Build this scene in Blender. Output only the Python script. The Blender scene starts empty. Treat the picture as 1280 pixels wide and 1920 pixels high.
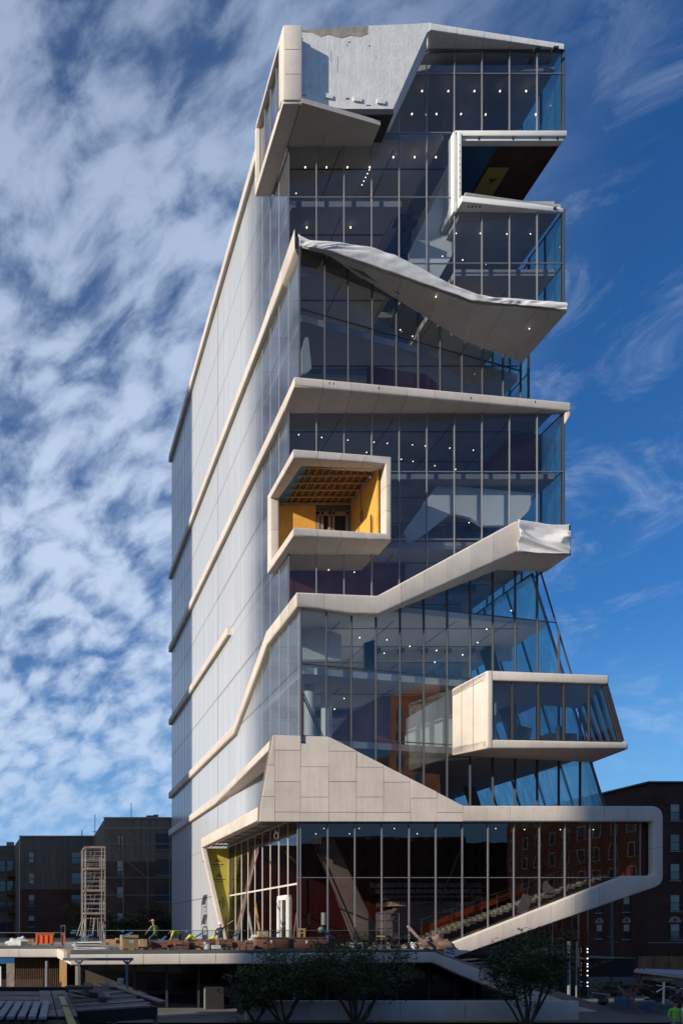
import bpy, bmesh, math, random
from mathutils import Vector, Matrix, noise
R = random.Random(7)
S = bpy.context.scene
COL = S.collection
# ------------------------------------------------------------------ camera, world, sun
FL, CX, CY = 1400.0, 66.0, 1745.0          # focal length and principal point, in photo pixels
cam = bpy.data.objects.new('camera', bpy.data.cameras.new('camera'))
COL.objects.link(cam); S.camera = cam
cam.location = (0, 0, 0); cam.rotation_euler = (math.radians(90), 0, 0)
cam.data.sensor_fit = 'HORIZONTAL'; cam.data.sensor_width = 36
cam.data.lens = FL/1280*36
cam.data.shift_x = (640-CX)/1280; cam.data.shift_y = (CY-960)/1280
cam.data.clip_end = 6000; cam.data.clip_start = .1
S.view_settings.view_transform = 'Standard'; S.view_settings.look = 'None'
S.view_settings.exposure = 0.27; S.view_settings.gamma = 1
S.cycles.transparent_max_bounces = 40; S.cycles.max_bounces = 8
SUN_EL, SUN_AZ = math.radians(20), math.radians(245)     # azimuth clockwise from +Y
sunv = Vector((math.sin(SUN_AZ)*math.cos(SUN_EL), math.cos(SUN_AZ)*math.cos(SUN_EL), math.sin(SUN_EL)))
sl = bpy.data.lights.new('sun', 'SUN'); sl.energy = 4.9; sl.angle = math.radians(.5); sl.color = (1, .885, .74)
so = bpy.data.objects.new('sun', sl); so.rotation_euler = sunv.to_track_quat('Z', 'Y').to_euler(); COL.objects.link(so)

W = bpy.data.worlds.new('World'); S.world = W; W.use_nodes = True
nt = W.node_tree; nt.nodes.clear()
def N(t, kind, **kw):
    n = t.nodes.new(kind)
    for k, v in kw.items():
        if k.startswith('i_'):
            key = k[2:]
            n.inputs[int(key) if key.isdigit() else key].default_value = v
        else: setattr(n, k, v)
    return n
def math_n(t, op, a, b=None, c=None, clamp=False):
    n = t.nodes.new('ShaderNodeMath'); n.operation = op; n.use_clamp = clamp
    for i, v in enumerate((a, b, c)):
        if v is None: continue
        if isinstance(v, (int, float)): n.inputs[i].default_value = v
        else: t.links.new(v, n.inputs[i])
    return n.outputs[0]
def world():
    L = nt.links.new
    out = N(nt, 'ShaderNodeOutputWorld'); bg = N(nt, 'ShaderNodeBackground', i_Strength=.068)
    sky = N(nt, 'ShaderNodeTexSky', sky_type='NISHITA', sun_disc=False, sun_elevation=SUN_EL, sun_rotation=SUN_AZ,
            altitude=10, air_density=1.0, dust_density=.35, ozone_density=2.2)
    hs = N(nt, 'ShaderNodeHueSaturation', i_Saturation=1.16, i_Value=1.0); L(sky.outputs[0], hs.inputs['Color'])
    tc = N(nt, 'ShaderNodeTexCoord'); sp = N(nt, 'ShaderNodeSeparateXYZ'); L(tc.outputs['Generated'], sp.inputs[0])
    x, y, z = sp.outputs
    zz = math_n(nt, 'ADD', math_n(nt, 'MAXIMUM', z, 0), .75)
    u = math_n(nt, 'DIVIDE', x, zz); v = math_n(nt, 'DIVIDE', y, zz)
    # the cloud sheet is a layer at one height: flat coordinates u, v on that layer
    def cmb(a, b, c=0.0):
        n = N(nt, 'ShaderNodeCombineXYZ')
        for i, q in enumerate((a, b, c)):
            if isinstance(q, (int, float)): n.inputs[i].default_value = q
            else: L(q, n.inputs[i])
        return n.outputs[0]
    ur = math_n(nt, 'ADD', math_n(nt, 'MULTIPLY', u, .80), math_n(nt, 'MULTIPLY', v, -.60))
    vr = math_n(nt, 'ADD', math_n(nt, 'MULTIPLY', u, .60), math_n(nt, 'MULTIPLY', v, .80))
    def noise_tex(vec, scale, detail, rough, dist=0.):
        n = N(nt, 'ShaderNodeTexNoise', i_Scale=scale, i_Detail=detail, i_Roughness=rough, i_Distortion=dist)
        L(vec, n.inputs['Vector']); return n.outputs['Fac']
    # warp the layer a little so the cloudlets do not sit in a regular pattern
    wz = N(nt, 'ShaderNodeTexNoise', i_Scale=12.0, i_Detail=2); L(cmb(ur, vr, 5.0), wz.inputs['Vector'])
    wv = N(nt, 'ShaderNodeVectorMath', operation='MULTIPLY_ADD'); L(wz.outputs['Color'], wv.inputs[0]); wv.inputs[1].default_value = (.036, .036, 0)
    L(cmb(math_n(nt, 'MULTIPLY', ur, .72), vr, 0.0), wv.inputs[2])
    vo = N(nt, 'ShaderNodeTexVoronoi', feature='SMOOTH_F1', i_Scale=37.0, i_Smoothness=.6, i_Randomness=.95); L(wv.outputs[0], vo.inputs['Vector'])
    cell = math_n(nt, 'SUBTRACT', 1.0, math_n(nt, 'MULTIPLY', vo.outputs['Distance'], 1.25))
    fbm = noise_tex(wv.outputs[0], 52.0, 6, .58, .0)
    big = noise_tex(cmb(ur, vr, 9.0), 6.5, 3, .5, .2)
    wisp = noise_tex(cmb(math_n(nt, 'MULTIPLY', ur, 1.5), math_n(nt, 'MULTIPLY', vr, 2.6), 7.3), 5.2, 9, .66, .9)
    # the bank covers the western part of the layer and thins eastwards
    w = math_n(nt, 'SUBTRACT', u, math_n(nt, 'MULTIPLY', v, .33))
    bank = N(nt, 'ShaderNodeMapRange', interpolation_type='SMOOTHSTEP'); L(w, bank.inputs[0])
    bank.inputs[1].default_value = .22; bank.inputs[2].default_value = -.06; bank.inputs[3].default_value = 0; bank.inputs[4].default_value = 1
    dens = math_n(nt, 'ADD', math_n(nt, 'MULTIPLY', cell, .34), math_n(nt, 'MULTIPLY', fbm, .66))
    dens = math_n(nt, 'ADD', dens, math_n(nt, 'MULTIPLY', big, .50))
    mr = N(nt, 'ShaderNodeMapRange', interpolation_type='SMOOTHSTEP'); L(dens, mr.inputs[0])
    mr.inputs[1].default_value = .47; mr.inputs[2].default_value = .87; mr.inputs[3].default_value = .10; mr.inputs[4].default_value = 1
    c1 = math_n(nt, 'MULTIPLY', mr.outputs[0], bank.outputs[0])
    mw = N(nt, 'ShaderNodeMapRange', interpolation_type='SMOOTHSTEP'); L(wisp, mw.inputs[0])
    mw.inputs[1].default_value = .47; mw.inputs[2].default_value = .80; mw.inputs[3].default_value = 0; mw.inputs[4].default_value = .50
    c = math_n(nt, 'MAXIMUM', c1, mw.outputs[0])
    lowf = N(nt, 'ShaderNodeMapRange', interpolation_type='SMOOTHSTEP'); L(z, lowf.inputs[0])
    lowf.inputs[1].default_value = .02; lowf.inputs[2].default_value = .30; lowf.inputs[3].default_value = .40; lowf.inputs[4].default_value = .86
    hif = N(nt, 'ShaderNodeMapRange', interpolation_type='SMOOTHSTEP'); L(z, hif.inputs[0])      # the sheet is seen through less cloud overhead
    hif.inputs[1].default_value = .45; hif.inputs[2].default_value = .85; hif.inputs[3].default_value = 1.0; hif.inputs[4].default_value = .60
    c = math_n(nt, 'MULTIPLY', math_n(nt, 'MULTIPLY', c, hif.outputs[0]), lowf.outputs[0], clamp=True)
    # polarised, deeper blue aloft; pale blue near the horizon
    mul = N(nt, 'ShaderNodeMix', data_type='RGBA', blend_type='MULTIPLY'); mul.inputs[0].default_value = 1; L(hs.outputs[0], mul.inputs[6]); mul.inputs[7].default_value = (.44, .90, 1.34, 1)
    hz = N(nt, 'ShaderNodeMapRange', interpolation_type='SMOOTHSTEP'); L(z, hz.inputs[0]); hz.inputs[1].default_value = .0; hz.inputs[2].default_value = .34; hz.inputs[3].default_value = .92; hz.inputs[4].default_value = 0
    mh = N(nt, 'ShaderNodeMix', data_type='RGBA'); L(hz.outputs[0], mh.inputs[0]); L(mul.outputs[2], mh.inputs[6]); mh.inputs[7].default_value = (2.6, 5.6, 9.8, 1)
    mix = N(nt, 'ShaderNodeMix', data_type='RGBA'); L(c, mix.inputs[0]); L(mh.outputs[2], mix.inputs[6])
    mix.inputs[7].default_value = (7.4, 9.0, 11.6, 1)
    L(mix.outputs[2], bg.inputs['Color']); L(bg.outputs[0], out.inputs[0])
world()

# ------------------------------------------------------------------ materials
MATS = {}
def mat(name, col, rough=.7, var=.18, scale=1.2, bump=.0, bscale=20, metal=0, streak=0, orand=0, spec=None, col2=None, coat=0):
    if name in MATS: return MATS[name]
    m = bpy.data.materials.new(name); m.use_nodes = True; t = m.node_tree; L = t.links.new
    b = t.nodes['Principled BSDF']; b.inputs['Roughness'].default_value = rough; b.inputs['Metallic'].default_value = metal
    if spec is not None: b.inputs['Specular IOR Level'].default_value = spec
    tc = N(t, 'ShaderNodeTexCoord')
    n1 = N(t, 'ShaderNodeTexNoise', i_Scale=scale, i_Detail=6, i_Roughness=.62); L(tc.outputs['Object'], n1.inputs['Vector'])
    f = n1.outputs['Fac']
    if streak:
        mp = N(t, 'ShaderNodeMapping'); mp.inputs['Scale'].default_value = (7, 7, .35); L(tc.outputs['Object'], mp.inputs[0])
        n2 = N(t, 'ShaderNodeTexNoise', i_Scale=1.0, i_Detail=5, i_Roughness=.65); L(mp.outputs[0], n2.inputs['Vector'])
        f = math_n(t, 'ADD', math_n(t, 'MULTIPLY', f, 1-streak), math_n(t, 'MULTIPLY', n2.outputs['Fac'], streak))
    mr = N(t, 'ShaderNodeMapRange'); L(f, mr.inputs[0]); mr.inputs[1].default_value = .3; mr.inputs[2].default_value = .7
    c = Vector(col[:3]); d = Vector(col2[:3]) if col2 else c*(1-var*1.3)
    mx = N(t, 'ShaderNodeMix', data_type='RGBA'); L(mr.outputs[0], mx.inputs[0])
    mx.inputs[6].default_value = (*(d), 1); mx.inputs[7].default_value = (*(c*(1+var*.5)), 1)
    co = mx.outputs[2]
    if orand:
        oi = N(t, 'ShaderNodeObjectInfo'); m2 = N(t, 'ShaderNodeMapRange'); L(oi.outputs['Random'], m2.inputs[0])
        m2.inputs[3].default_value = 1-orand; m2.inputs[4].default_value = 1+orand*.6
        h = N(t, 'ShaderNodeHueSaturation'); L(co, h.inputs['Color']); L(m2.outputs[0], h.inputs['Value']); co = h.outputs[0]
    L(co, b.inputs['Base Color'])
    if bump:
        n3 = N(t, 'ShaderNodeTexNoise', i_Scale=bscale, i_Detail=4); L(tc.outputs['Object'], n3.inputs['Vector'])
        bp = N(t, 'ShaderNodeBump', i_Strength=bump, i_Distance=.03); L(n3.outputs['Fac'], bp.inputs['Height']); L(bp.outputs[0], b.inputs['Normal'])
    MATS[name] = m; return m
def emis(name, col, s):
    if name in MATS: return MATS[name]
    m = bpy.data.materials.new(name); m.use_nodes = True; t = m.node_tree; t.nodes.clear()
    o = N(t, 'ShaderNodeOutputMaterial'); e = N(t, 'ShaderNodeEmission', i_Strength=s); e.inputs[0].default_value = (*col, 1)
    t.links.new(e.outputs[0], o.inputs[0]); MATS[name] = m; return m
def glass(name, tint, r0=.05, rough=.0, frit=None, gloss=(.92, .96, 1), orand=.02, fritcol=(.47, .49, .515)):
    """one face of a coated pane: tinted see-through + mirror part rising at grazing angles; optional ceramic frit fading along world Y"""
    m = bpy.data.materials.new(name); m.use_nodes = True; t = m.node_tree; t.nodes.clear(); L = t.links.new
    o = N(t, 'ShaderNodeOutputMaterial'); tr = N(t, 'ShaderNodeBsdfTransparent'); tr.inputs[0].default_value = (*tint, 1)
    gl = N(t, 'ShaderNodeBsdfGlossy', i_Roughness=rough); gl.inputs[0].default_value = (*gloss, 1)
    # every pane sits at a hair of an angle of its own
    geo = N(t, 'ShaderNodeNewGeometry'); oi = N(t, 'ShaderNodeObjectInfo')
    n1 = N(t, 'ShaderNodeTexNoise', i_Scale=.5, i_Detail=1); ad = N(t, 'ShaderNodeVectorMath', operation='ADD')
    mu = N(t, 'ShaderNodeMath', operation='MULTIPLY', i_1=57.0); L(oi.outputs['Random'], mu.inputs[0])
    L(geo.outputs['Position'], ad.inputs[0]); L(mu.outputs[0], ad.inputs[1]); L(ad.outputs[0], n1.inputs['Vector'])
    bp = N(t, 'ShaderNodeBump', i_Strength=.17, i_Distance=.02); L(n1.outputs['Fac'], bp.inputs['Height']); L(bp.outputs[0], gl.inputs['Normal'])
    tv = N(t, 'ShaderNodeMapRange'); L(oi.outputs['Random'], tv.inputs[0]); tv.inputs[3].default_value = .90; tv.inputs[4].default_value = 1.04
    th = N(t, 'ShaderNodeHueSaturation'); th.inputs['Color'].default_value = (*tint, 1); L(tv.outputs[0], th.inputs['Value']); L(th.outputs[0], tr.inputs[0])
    lw = N(t, 'ShaderNodeLayerWeight', i_Blend=.5)
    f5 = math_n(t, 'POWER', lw.outputs['Facing'], 5.5)
    fr = math_n(t, 'ADD', math_n(t, 'MULTIPLY', f5, 1-r0), r0, clamp=True)
    ms = N(t, 'ShaderNodeMixShader'); L(fr, ms.inputs[0]); L(tr.outputs[0], ms.inputs[1]); L(gl.outputs[0], ms.inputs[2])
    res = ms.outputs[0]
    if frit:
        df = N(t, 'ShaderNodeBsdfPrincipled', i_Roughness=.22); df.inputs['Specular IOR Level'].default_value = .5
        sp = N(t, 'ShaderNodeSeparateXYZ'); L(geo.outputs['Position'], sp.inputs[0])
        # faint vertical bands of the folded backing behind the frit
        mp = N(t, 'ShaderNodeCombineXYZ'); L(math_n(t, 'MULTIPLY', sp.outputs[1], 3.1), mp.inputs[1]); L(math_n(t, 'MULTIPLY', sp.outputs[2], .05), mp.inputs[2])
        nn = N(t, 'ShaderNodeTexNoise', i_Scale=1.0, i_Detail=3); L(mp.outputs[0], nn.inputs['Vector'])
        mr = N(t, 'ShaderNodeMapRange'); L(nn.outputs['Fac'], mr.inputs[0]); mr.inputs[1].default_value = .3; mr.inputs[2].default_value = .7
        mr.inputs[3].default_value = .90; mr.inputs[4].default_value = 1.05
        r2 = N(t, 'ShaderNodeMapRange'); L(oi.outputs['Random'], r2.inputs[0]); r2.inputs[3].default_value = .96; r2.inputs[4].default_value = 1.03
        hv = N(t, 'ShaderNodeHueSaturation'); hv.inputs['Color'].default_value = (*fritcol, 1)
        L(math_n(t, 'MULTIPLY', mr.outputs[0], r2.outputs[0]), hv.inputs['Value']); L(hv.outputs[0], df.inputs['Base Color'])
        fm = N(t, 'ShaderNodeMapRange', interpolation_type='SMOOTHSTEP'); L(sp.outputs[1], fm.inputs[0])
        fm.inputs[1].default_value = frit[0]; fm.inputs[2].default_value = frit[1]; fm.inputs[3].default_value = frit[2]; fm.inputs[4].default_value = frit[3]
        m2 = N(t, 'ShaderNodeMixShader'); L(fm.outputs[0], m2.inputs[0]); L(res, m2.inputs[1]); L(df.outputs[0], m2.inputs[2]); res = m2.outputs[0]
    if name == 'glass_frit_right':      # ceramic dots pass scattered skylight
        tl = N(t, 'ShaderNodeBsdfTranslucent'); tl.inputs[0].default_value = (.55, .92, 1, 1); gp = N(t, 'ShaderNodeTexNoise', i_Scale=1.2, i_Detail=6)
        mp = N(t, 'ShaderNodeVectorMath', operation='MULTIPLY'); mp.inputs[1].default_value = (1, 3, .6); L(geo.outputs['Position'], mp.inputs[0]); L(mp.outputs[0], gp.inputs['Vector'])
        m3 = N(t, 'ShaderNodeMixShader'); L(math_n(t, 'MULTIPLY', gp.outputs['Fac'], .95), m3.inputs[0]); L(res, m3.inputs[1]); L(tl.outputs[0], m3.inputs[2]); res = m3.outputs[0]
    L(res, o.inputs[0]); MATS[name] = m; return m
def brick(name, c1, c2, mortar, render_z=None, rcol=None):
    m = bpy.data.materials.new(name); m.use_nodes = True; t = m.node_tree; L = t.links.new
    b = t.nodes['Principled BSDF']; b.inputs['Roughness'].default_value = .9; b.inputs['Specular IOR Level'].default_value = .15
    geo = N(t, 'ShaderNodeNewGeometry'); sp = N(t, 'ShaderNodeSeparateXYZ'); L(geo.outputs['Position'], sp.inputs[0])
    cb = N(t, 'ShaderNodeCombineXYZ'); L(math_n(t, 'ADD', sp.outputs[0], sp.outputs[1]), cb.inputs[0]); L(sp.outputs[2], cb.inputs[1])
    br = N(t, 'ShaderNodeTexBrick', i_Scale=1.0); br.inputs['Brick Width'].default_value = .24; br.inputs['Row Height'].default_value = .08
    br.inputs['Mortar Size'].default_value = .008; br.inputs['Color1'].default_value = (*c1, 1); br.inputs['Color2'].default_value = (*c2, 1)
    br.inputs['Mortar'].default_value = (*mortar, 1); L(cb.outputs[0], br.inputs['Vector'])
    n1 = N(t, 'ShaderNodeTexNoise', i_Scale=.45, i_Detail=7, i_Roughness=.68); L(geo.outputs['Position'], n1.inputs['Vector'])
    mr = N(t, 'ShaderNodeMapRange'); L(n1.outputs['Fac'], mr.inputs[0]); mr.inputs[1].default_value = .3; mr.inputs[2].default_value = .7
    mr.inputs[3].default_value = .65; mr.inputs[4].default_value = 1.25
    h = N(t, 'ShaderNodeHueSaturation'); L(br.outputs['Color'], h.inputs['Color']); L(mr.outputs[0], h.inputs['Value']); co = h.outputs[0]
    if render_z is not None:
        st = N(t, 'ShaderNodeMath', operation='GREATER_THAN', i_1=render_z); L(sp.outputs[2], st.inputs[0])
        mp = N(t, 'ShaderNodeMapping'); mp.inputs['Scale'].default_value = (2, 2, .15); L(geo.outputs['Position'], mp.inputs[0])
        n2 = N(t, 'ShaderNodeTexNoise', i_Scale=1, i_Detail=6, i_Roughness=.7); L(mp.outputs[0], n2.inputs['Vector'])
        r2 = N(t, 'ShaderNodeMapRange'); L(n2.outputs['Fac'], r2.inputs[0]); r2.inputs[1].default_value = .3; r2.inputs[2].default_value = .7
        r2.inputs[3].default_value = .6; r2.inputs[4].default_value = 1.2
        h2 = N(t, 'ShaderNodeHueSaturation'); h2.inputs['Color'].default_value = (*rcol, 1); L(r2.outputs[0], h2.inputs['Value'])
        mx = N(t, 'ShaderNodeMix', data_type='RGBA'); L(st.outputs[0], mx.inputs[0]); L(co, mx.inputs[6]); L(h2.outputs[0], mx.inputs[7]); co = mx.outputs[2]
    L(co, b.inputs['Base Color'])
    bp = N(t, 'ShaderNodeBump', i_Strength=.4, i_Distance=.01); L(br.outputs['Fac'], bp.inputs['Height']); bp.invert = True; L(bp.outputs[0], b.inputs['Normal'])
    MATS[name] = m; return m

gfrc = mat('gfrc', (.62, .56, .495), .75, .15, .9, .15, 30, streak=.4, orand=.08)
gfrc_in = mat('gfrc_joint', (.16, .14, .12), .9, .1)
concrete = mat('raw_concrete', (.72, .72, .71), .85, .20, 1.6, .5, 6, streak=.55)
concrete_stain = mat('patched_concrete', (.34, .31, .27), .9, .3, 2.5, .5, 8)
conc_int = mat('cast_concrete', (.52, .50, .44), .8, .25, .8, .3, 8)
alu = mat('aluminium', (.36, .36, .37), .4, .06, metal=.6)
alu_d = mat('dark_aluminium', (.09, .10, .115), .45, .06, metal=.4)
white_p = mat('white_paint', (.74, .74, .70), .6, .05)
ceil_m = mat('ceiling_board', (.37, .37, .375), .85, .06)
ceil_light = mat('ceiling_board_pale', (.66, .66, .65), .85, .06); ceil_mid = mat('ceiling_board_tan', (.50, .48, .43), .85, .06)
floor_m = mat('screed_floor', (.25, .24, .22), .8, .2)
core_m = mat('plaster_wall', (.60, .59, .57), .85, .1)
red_m = mat('dark_red_wall', (.20, .035, .022), .7, .12)
brown_m = mat('brown_ceiling', (.22, .13, .10), .8, .12)
steel_d = mat('black_steel', (.03, .03, .034), .5, .1)
yellow_b = mat('yellow_board', (.42, .36, .05), .8, .12, 1.0)
orange_b = mat('orange_board', (.72, .36, .06), .8, .12, 1.3)
blue_mem = mat('blue_membrane', (.03, .11, .20), .6, .3, .8, streak=.3)
joist_m = mat('timber_joist', (.42, .26, .10), .8, .2, 2)
tarp_m = mat('white_tarp', (.74, .72, .70), .7, .08, 2, .3, 5)
G_front = glass('glass_front', (.80, .82, .86), .05)
G_K = glass('glass_lower_clear', (.92, .955, .97), .05)
G_pod = glass('glass_podium', (.68, .64, .64), .05)
G_side = glass('glass_frit_side', (.66, .69, .72), .05, frit=(52.4, 59.5, .10, 1.0), rough=.02)
G_sidec = glass('glass_side_clear', (.64, .68, .70), .055, frit=(56, 62, .06, .55), rough=.02)
G_right = glass('glass_frit_right', (.90, 1.0, 1.0), .03, frit=(-500, -400, .10, .10), fritcol=(.2, .6, .8))
G_rail = glass('glass_railing', (.93, .955, .95), .03)
G_low = glass('glass_low', (.50, .50, .50), .04)

# ------------------------------------------------------------------ building helpers
def lk(o, parent=None):
    COL.objects.link(o)
    if parent is not None: o.parent = parent
    return o
def tag(o, label=None, cat=None, group=None, kind=None):
    for k, v in (('label', label), ('category', cat), ('group', group), ('kind', kind)):
        if v: o[k] = v
    return o
def empty(name, loc, label, cat, group=None, rz=0):
    o = bpy.data.objects.new(name, None); o.location = loc; o.rotation_euler = (0, 0, rz); o.empty_display_size = .2
    COL.objects.link(o); return tag(o, label, cat, group)
def obj(name, verts, faces, m, parent=None, smooth=False, loc=None, rz=0, world=True):
    me = bpy.data.meshes.new(name)
    me.from_pydata([tuple(v) for v in verts], [], faces); me.materials.append(m)
    if smooth: me.shade_smooth(); me.set_sharp_from_angle(angle=.7)
    o = bpy.data.objects.new(name, me); lk(o, parent)
    if parent is not None and world:      # verts given in world space: undo every ancestor
        M = Matrix.Identity(4); p = parent; chain = []
        while p is not None: chain.append(p); p = p.parent
        for p in reversed(chain):
            M = M @ p.matrix_parent_inverse @ Matrix.LocRotScale(p.location, p.rotation_euler, p.scale)
        o.matrix_parent_inverse = M.inverted()
    if loc is not None: o.location = loc; o.rotation_euler = (0, 0, rz)
    return o
def fixn(o):
    bm = bmesh.new(); bm.from_mesh(o.data); bmesh.ops.recalc_face_normals(bm, faces=bm.faces); bm.to_mesh(o.data); bm.free(); return o
class MB:
    """collects simple solids into one mesh"""
    def __init__(s): s.v = []; s.f = []
    def add(s, vs, fs):
        n = len(s.v); s.v += [tuple(v) for v in vs]; s.f += [tuple(i+n for i in f) for f in fs]; return s
    def box(s, a, b):
        x0, x1 = sorted((a[0], b[0])); y0, y1 = sorted((a[1], b[1])); z0, z1 = sorted((a[2], b[2]))
        return s.add([(x0,y0,z0),(x1,y0,z0),(x1,y1,z0),(x0,y1,z0),(x0,y0,z1),(x1,y0,z1),(x1,y1,z1),(x0,y1,z1)],
                     [(0,3,2,1),(4,5,6,7),(0,1,5,4),(1,2,6,5),(2,3,7,6),(3,0,4,7)])
    def rbox(s, c, size, rz=0, rx=0, ry=0):
        M = Matrix.Translation(c) @ Matrix.Rotation(rz, 4, 'Z') @ Matrix.Rotation(ry, 4, 'Y') @ Matrix.Rotation(rx, 4, 'X')
        h = [q/2 for q in size]; vs = [M @ Vector((sx*h[0], sy*h[1], sz*h[2])) for sz in (-1, 1) for sy in (-1, 1) for sx in (-1, 1)]
        return s.add(vs, [(0,2,3,1),(4,5,7,6),(0,1,5,4),(1,3,7,5),(3,2,6,7),(2,0,4,6)])
    def bar(s, a, b, w, d=None, up=(0, 0, 1)):
        a = Vector(a); b = Vector(b); t = (b-a).normalized(); u = Vector(up)
        if abs(t.dot(u)) > .98: u = Vector((0, 1, 0))
        n = t.cross(u).normalized(); u = n.cross(t).normalized(); d = d or w; vs = []
        for p in (a, b): vs += [p + n*w/2*i + u*d/2*j for i, j in ((-1,-1),(1,-1),(1,1),(-1,1))]
        return s.add(vs, [(3,2,1,0),(4,5,6,7),(0,1,5,4),(1,2,6,5),(2,3,7,6),(3,0,4,7)])
    def tube(s, a, b, r, r2=None, n=8):
        a = Vector(a); b = Vector(b); t = (b-a).normalized(); r2 = r if r2 is None else r2
        u = t.orthogonal().normalized(); w = t.cross(u); vs = []
        for p, q in ((a, r), (b, r2)): vs += [p + (u*math.cos(k*2*math.pi/n) + w*math.sin(k*2*math.pi/n))*q for k in range(n)]
        return s.add(vs, [(k, (k+1) % n, n+(k+1) % n, n+k) for k in range(n)] + [tuple(range(n-1, -1, -1)), tuple(range(n, 2*n))])
    def prism(s, pts, vec):
        n = len(pts); v = Vector(vec); vs = [Vector(p) for p in pts]; vs += [p+v for p in vs]
        return s.add(vs, [tuple(range(n-1, -1, -1)), tuple(range(n, 2*n))] + [(k, (k+1) % n, n+(k+1) % n, n+k) for k in range(n)])
    def ball(s, c, r, nu=8, nv=6, sz=1.0):
        vs = [(c[0], c[1], c[2]+r*sz)]
        for j in range(1, nv):
            a = math.pi*j/nv
            for i in range(nu): b = 2*math.pi*i/nu; vs.append((c[0]+r*math.sin(a)*math.cos(b), c[1]+r*math.sin(a)*math.sin(b), c[2]+r*sz*math.cos(a)))
        vs.append((c[0], c[1], c[2]-r*sz)); L_ = len(vs)-1; fs = []
        for i in range(nu):
            fs.append((0, 1+i, 1+(i+1) % nu)); fs.append((L_, L_-nu+(i+1) % nu, L_-nu+i))
            for j in range(nv-2): q = 1+j*nu; fs.append((q+i, q+nu+i, q+nu+(i+1) % nu, q+(i+1) % nu))
        return s.add(vs, fs)
    def go(s, name, m, parent=None, smooth=False, label=None, world=True):
        o = obj(name, s.v, s.f, m, parent, smooth, world=world)
        fixn(o)
        if label: o['label'] = label
        return o
def P(px, py, d): return Vector(((px-CX)/FL*d, d, (CY-py)/FL*d))
def X(px, d): return (px-CX)/FL*d
def Z(py, d): return (CY-py)/FL*d
def hull(name, pts, m, parent=None, bev=.0, seg=3, label=None, world=True):
    bm = bmesh.new()
    vs = [bm.verts.new(Vector(p)) for p in pts]; r = bmesh.ops.convex_hull(bm, input=vs)
    for v in [v for v in bm.verts if not v.link_faces]: bm.verts.remove(v)
    bmesh.ops.dissolve_limit(bm, angle_limit=.01, verts=bm.verts, edges=bm.edges)
    if bev: bmesh.ops.bevel(bm, geom=list(bm.edges), offset=bev, segments=seg, affect='EDGES', profile=.5, clamp_overlap=True)
    bmesh.ops.recalc_face_normals(bm, faces=bm.faces)
    vs = [v.co.copy() for v in bm.verts]; bm.verts.index_update(); fs = [[v.index for v in f.verts] for f in bm.faces]; bm.free()
    o = obj(name, vs, fs, m, parent, bool(bev), world=world)
    if label: o['label'] = label
    return o
def bx(name, a, b, m, parent=None, bev=0, label=None, world=True):
    pts = [(x, y, z) for x in (a[0], b[0]) for y in (a[1], b[1]) for z in (a[2], b[2])]
    return hull(name, pts, m, parent, bev, 2, label, world)
def ring(sec, r, k=4):
    n = len(sec); out = []
    for i in range(n):
        c = Vector(sec[i]); a = Vector(sec[i-1])-c; b = Vector(sec[(i+1) % n])-c
        ra = min(r, a.length*.45); rb = min(r, b.length*.45)
        p0 = c + a.normalized()*ra if a.length > 1e-6 else c; p2 = c + b.normalized()*rb if b.length > 1e-6 else c
        for j in range(k):
            t = j/(k-1); out.append(p0*(1-t)**2 + c*2*t*(1-t) + p2*t*t)
    return out
def loft(secs, closed=False):
    n = len(secs[0]); v = [p for s in secs for p in s]; f = []
    for i in range(len(secs)-1):
        for j in range(n): k = (j+1) % n; f.append((i*n+j, i*n+k, (i+1)*n+k, (i+1)*n+j))
    f.append(tuple(range(n-1, -1, -1))); f.append(tuple(range((len(secs)-1)*n, len(secs)*n)))
    return v, f
def ribbon(name, tower, secs, r=.12, step=1.78, m=None, splits=None, gap=.012, label=None, cs_=.90):
    """cladding band: dark backing as the part, each cast panel a sub-part with an open joint between"""
    m = m or gfrc
    rs = [ring(s, r) for s in secs]
    cs = []
    for q in rs:
        c = sum(q, Vector())/len(q); cs.append([c + (p-c)*cs_ for p in q])
    if (Vector(secs[0][0])-Vector(secs[-1][0])).length > .01:
        cs[0] = [a.lerp(b, .03) for a, b in zip(cs[0], cs[1])]; cs[-1] = [a.lerp(b, .03) for a, b in zip(cs[-1], cs[-2])]
    v, f = loft(cs); core = obj(name, v, f, gfrc_in, tower); fixn(core)
    if label: core['label'] = label
    cur = []
    def flush():
        if len(cur) > 1:
            v, f = loft(cur); o = obj('cladding_panel', v, f, m, core, True); fixn(o)
    for i in range(len(secs)-1):
        L_ = (sum((Vector(p) for p in secs[i]), Vector()) - sum((Vector(p) for p in secs[i+1]), Vector())).length/len(secs[i])
        n = splits[i] if splits else max(1, round(L_/step)); g = gap/max(L_, .05)
        # a panel runs round each kink: joints only at interior fractions (and at ends when n == 0 -> none)
        if not cur: cur = [rs[i]]
        for k in range(1, n):
            t = k/n
            cur.append([a.lerp(b, t-g) for a, b in zip(rs[i], rs[i+1])]); flush()
            cur = [[a.lerp(b, t+g) for a, b in zip(rs[i], rs[i+1])]]
        cur.append(rs[i+1])
    flush(); cur = []
    return core
class VP:
    """vertical plane through two plan points; s runs along it"""
    def __init__(s, a, b):
        s.o = Vector((a[0], a[1])); s.d = (Vector((b[0], b[1]))-s.o).normalized(); s.n = Vector((s.d.y, -s.d.x))
        s.ang = math.atan2(s.d.y, s.d.x)
    def s_px(s, px):
        m = (px-CX)/FL; return (m*s.o.y-s.o.x)/(s.d.x-m*s.d.y)
    def px(s, px, py):
        q = s.s_px(px); y = s.o.y+q*s.d.y; return (q, (CY-py)/FL*y)
    def w(s, q, z, off=0): p = s.o+s.d*q+s.n*off; return Vector((p.x, p.y, z))
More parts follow.
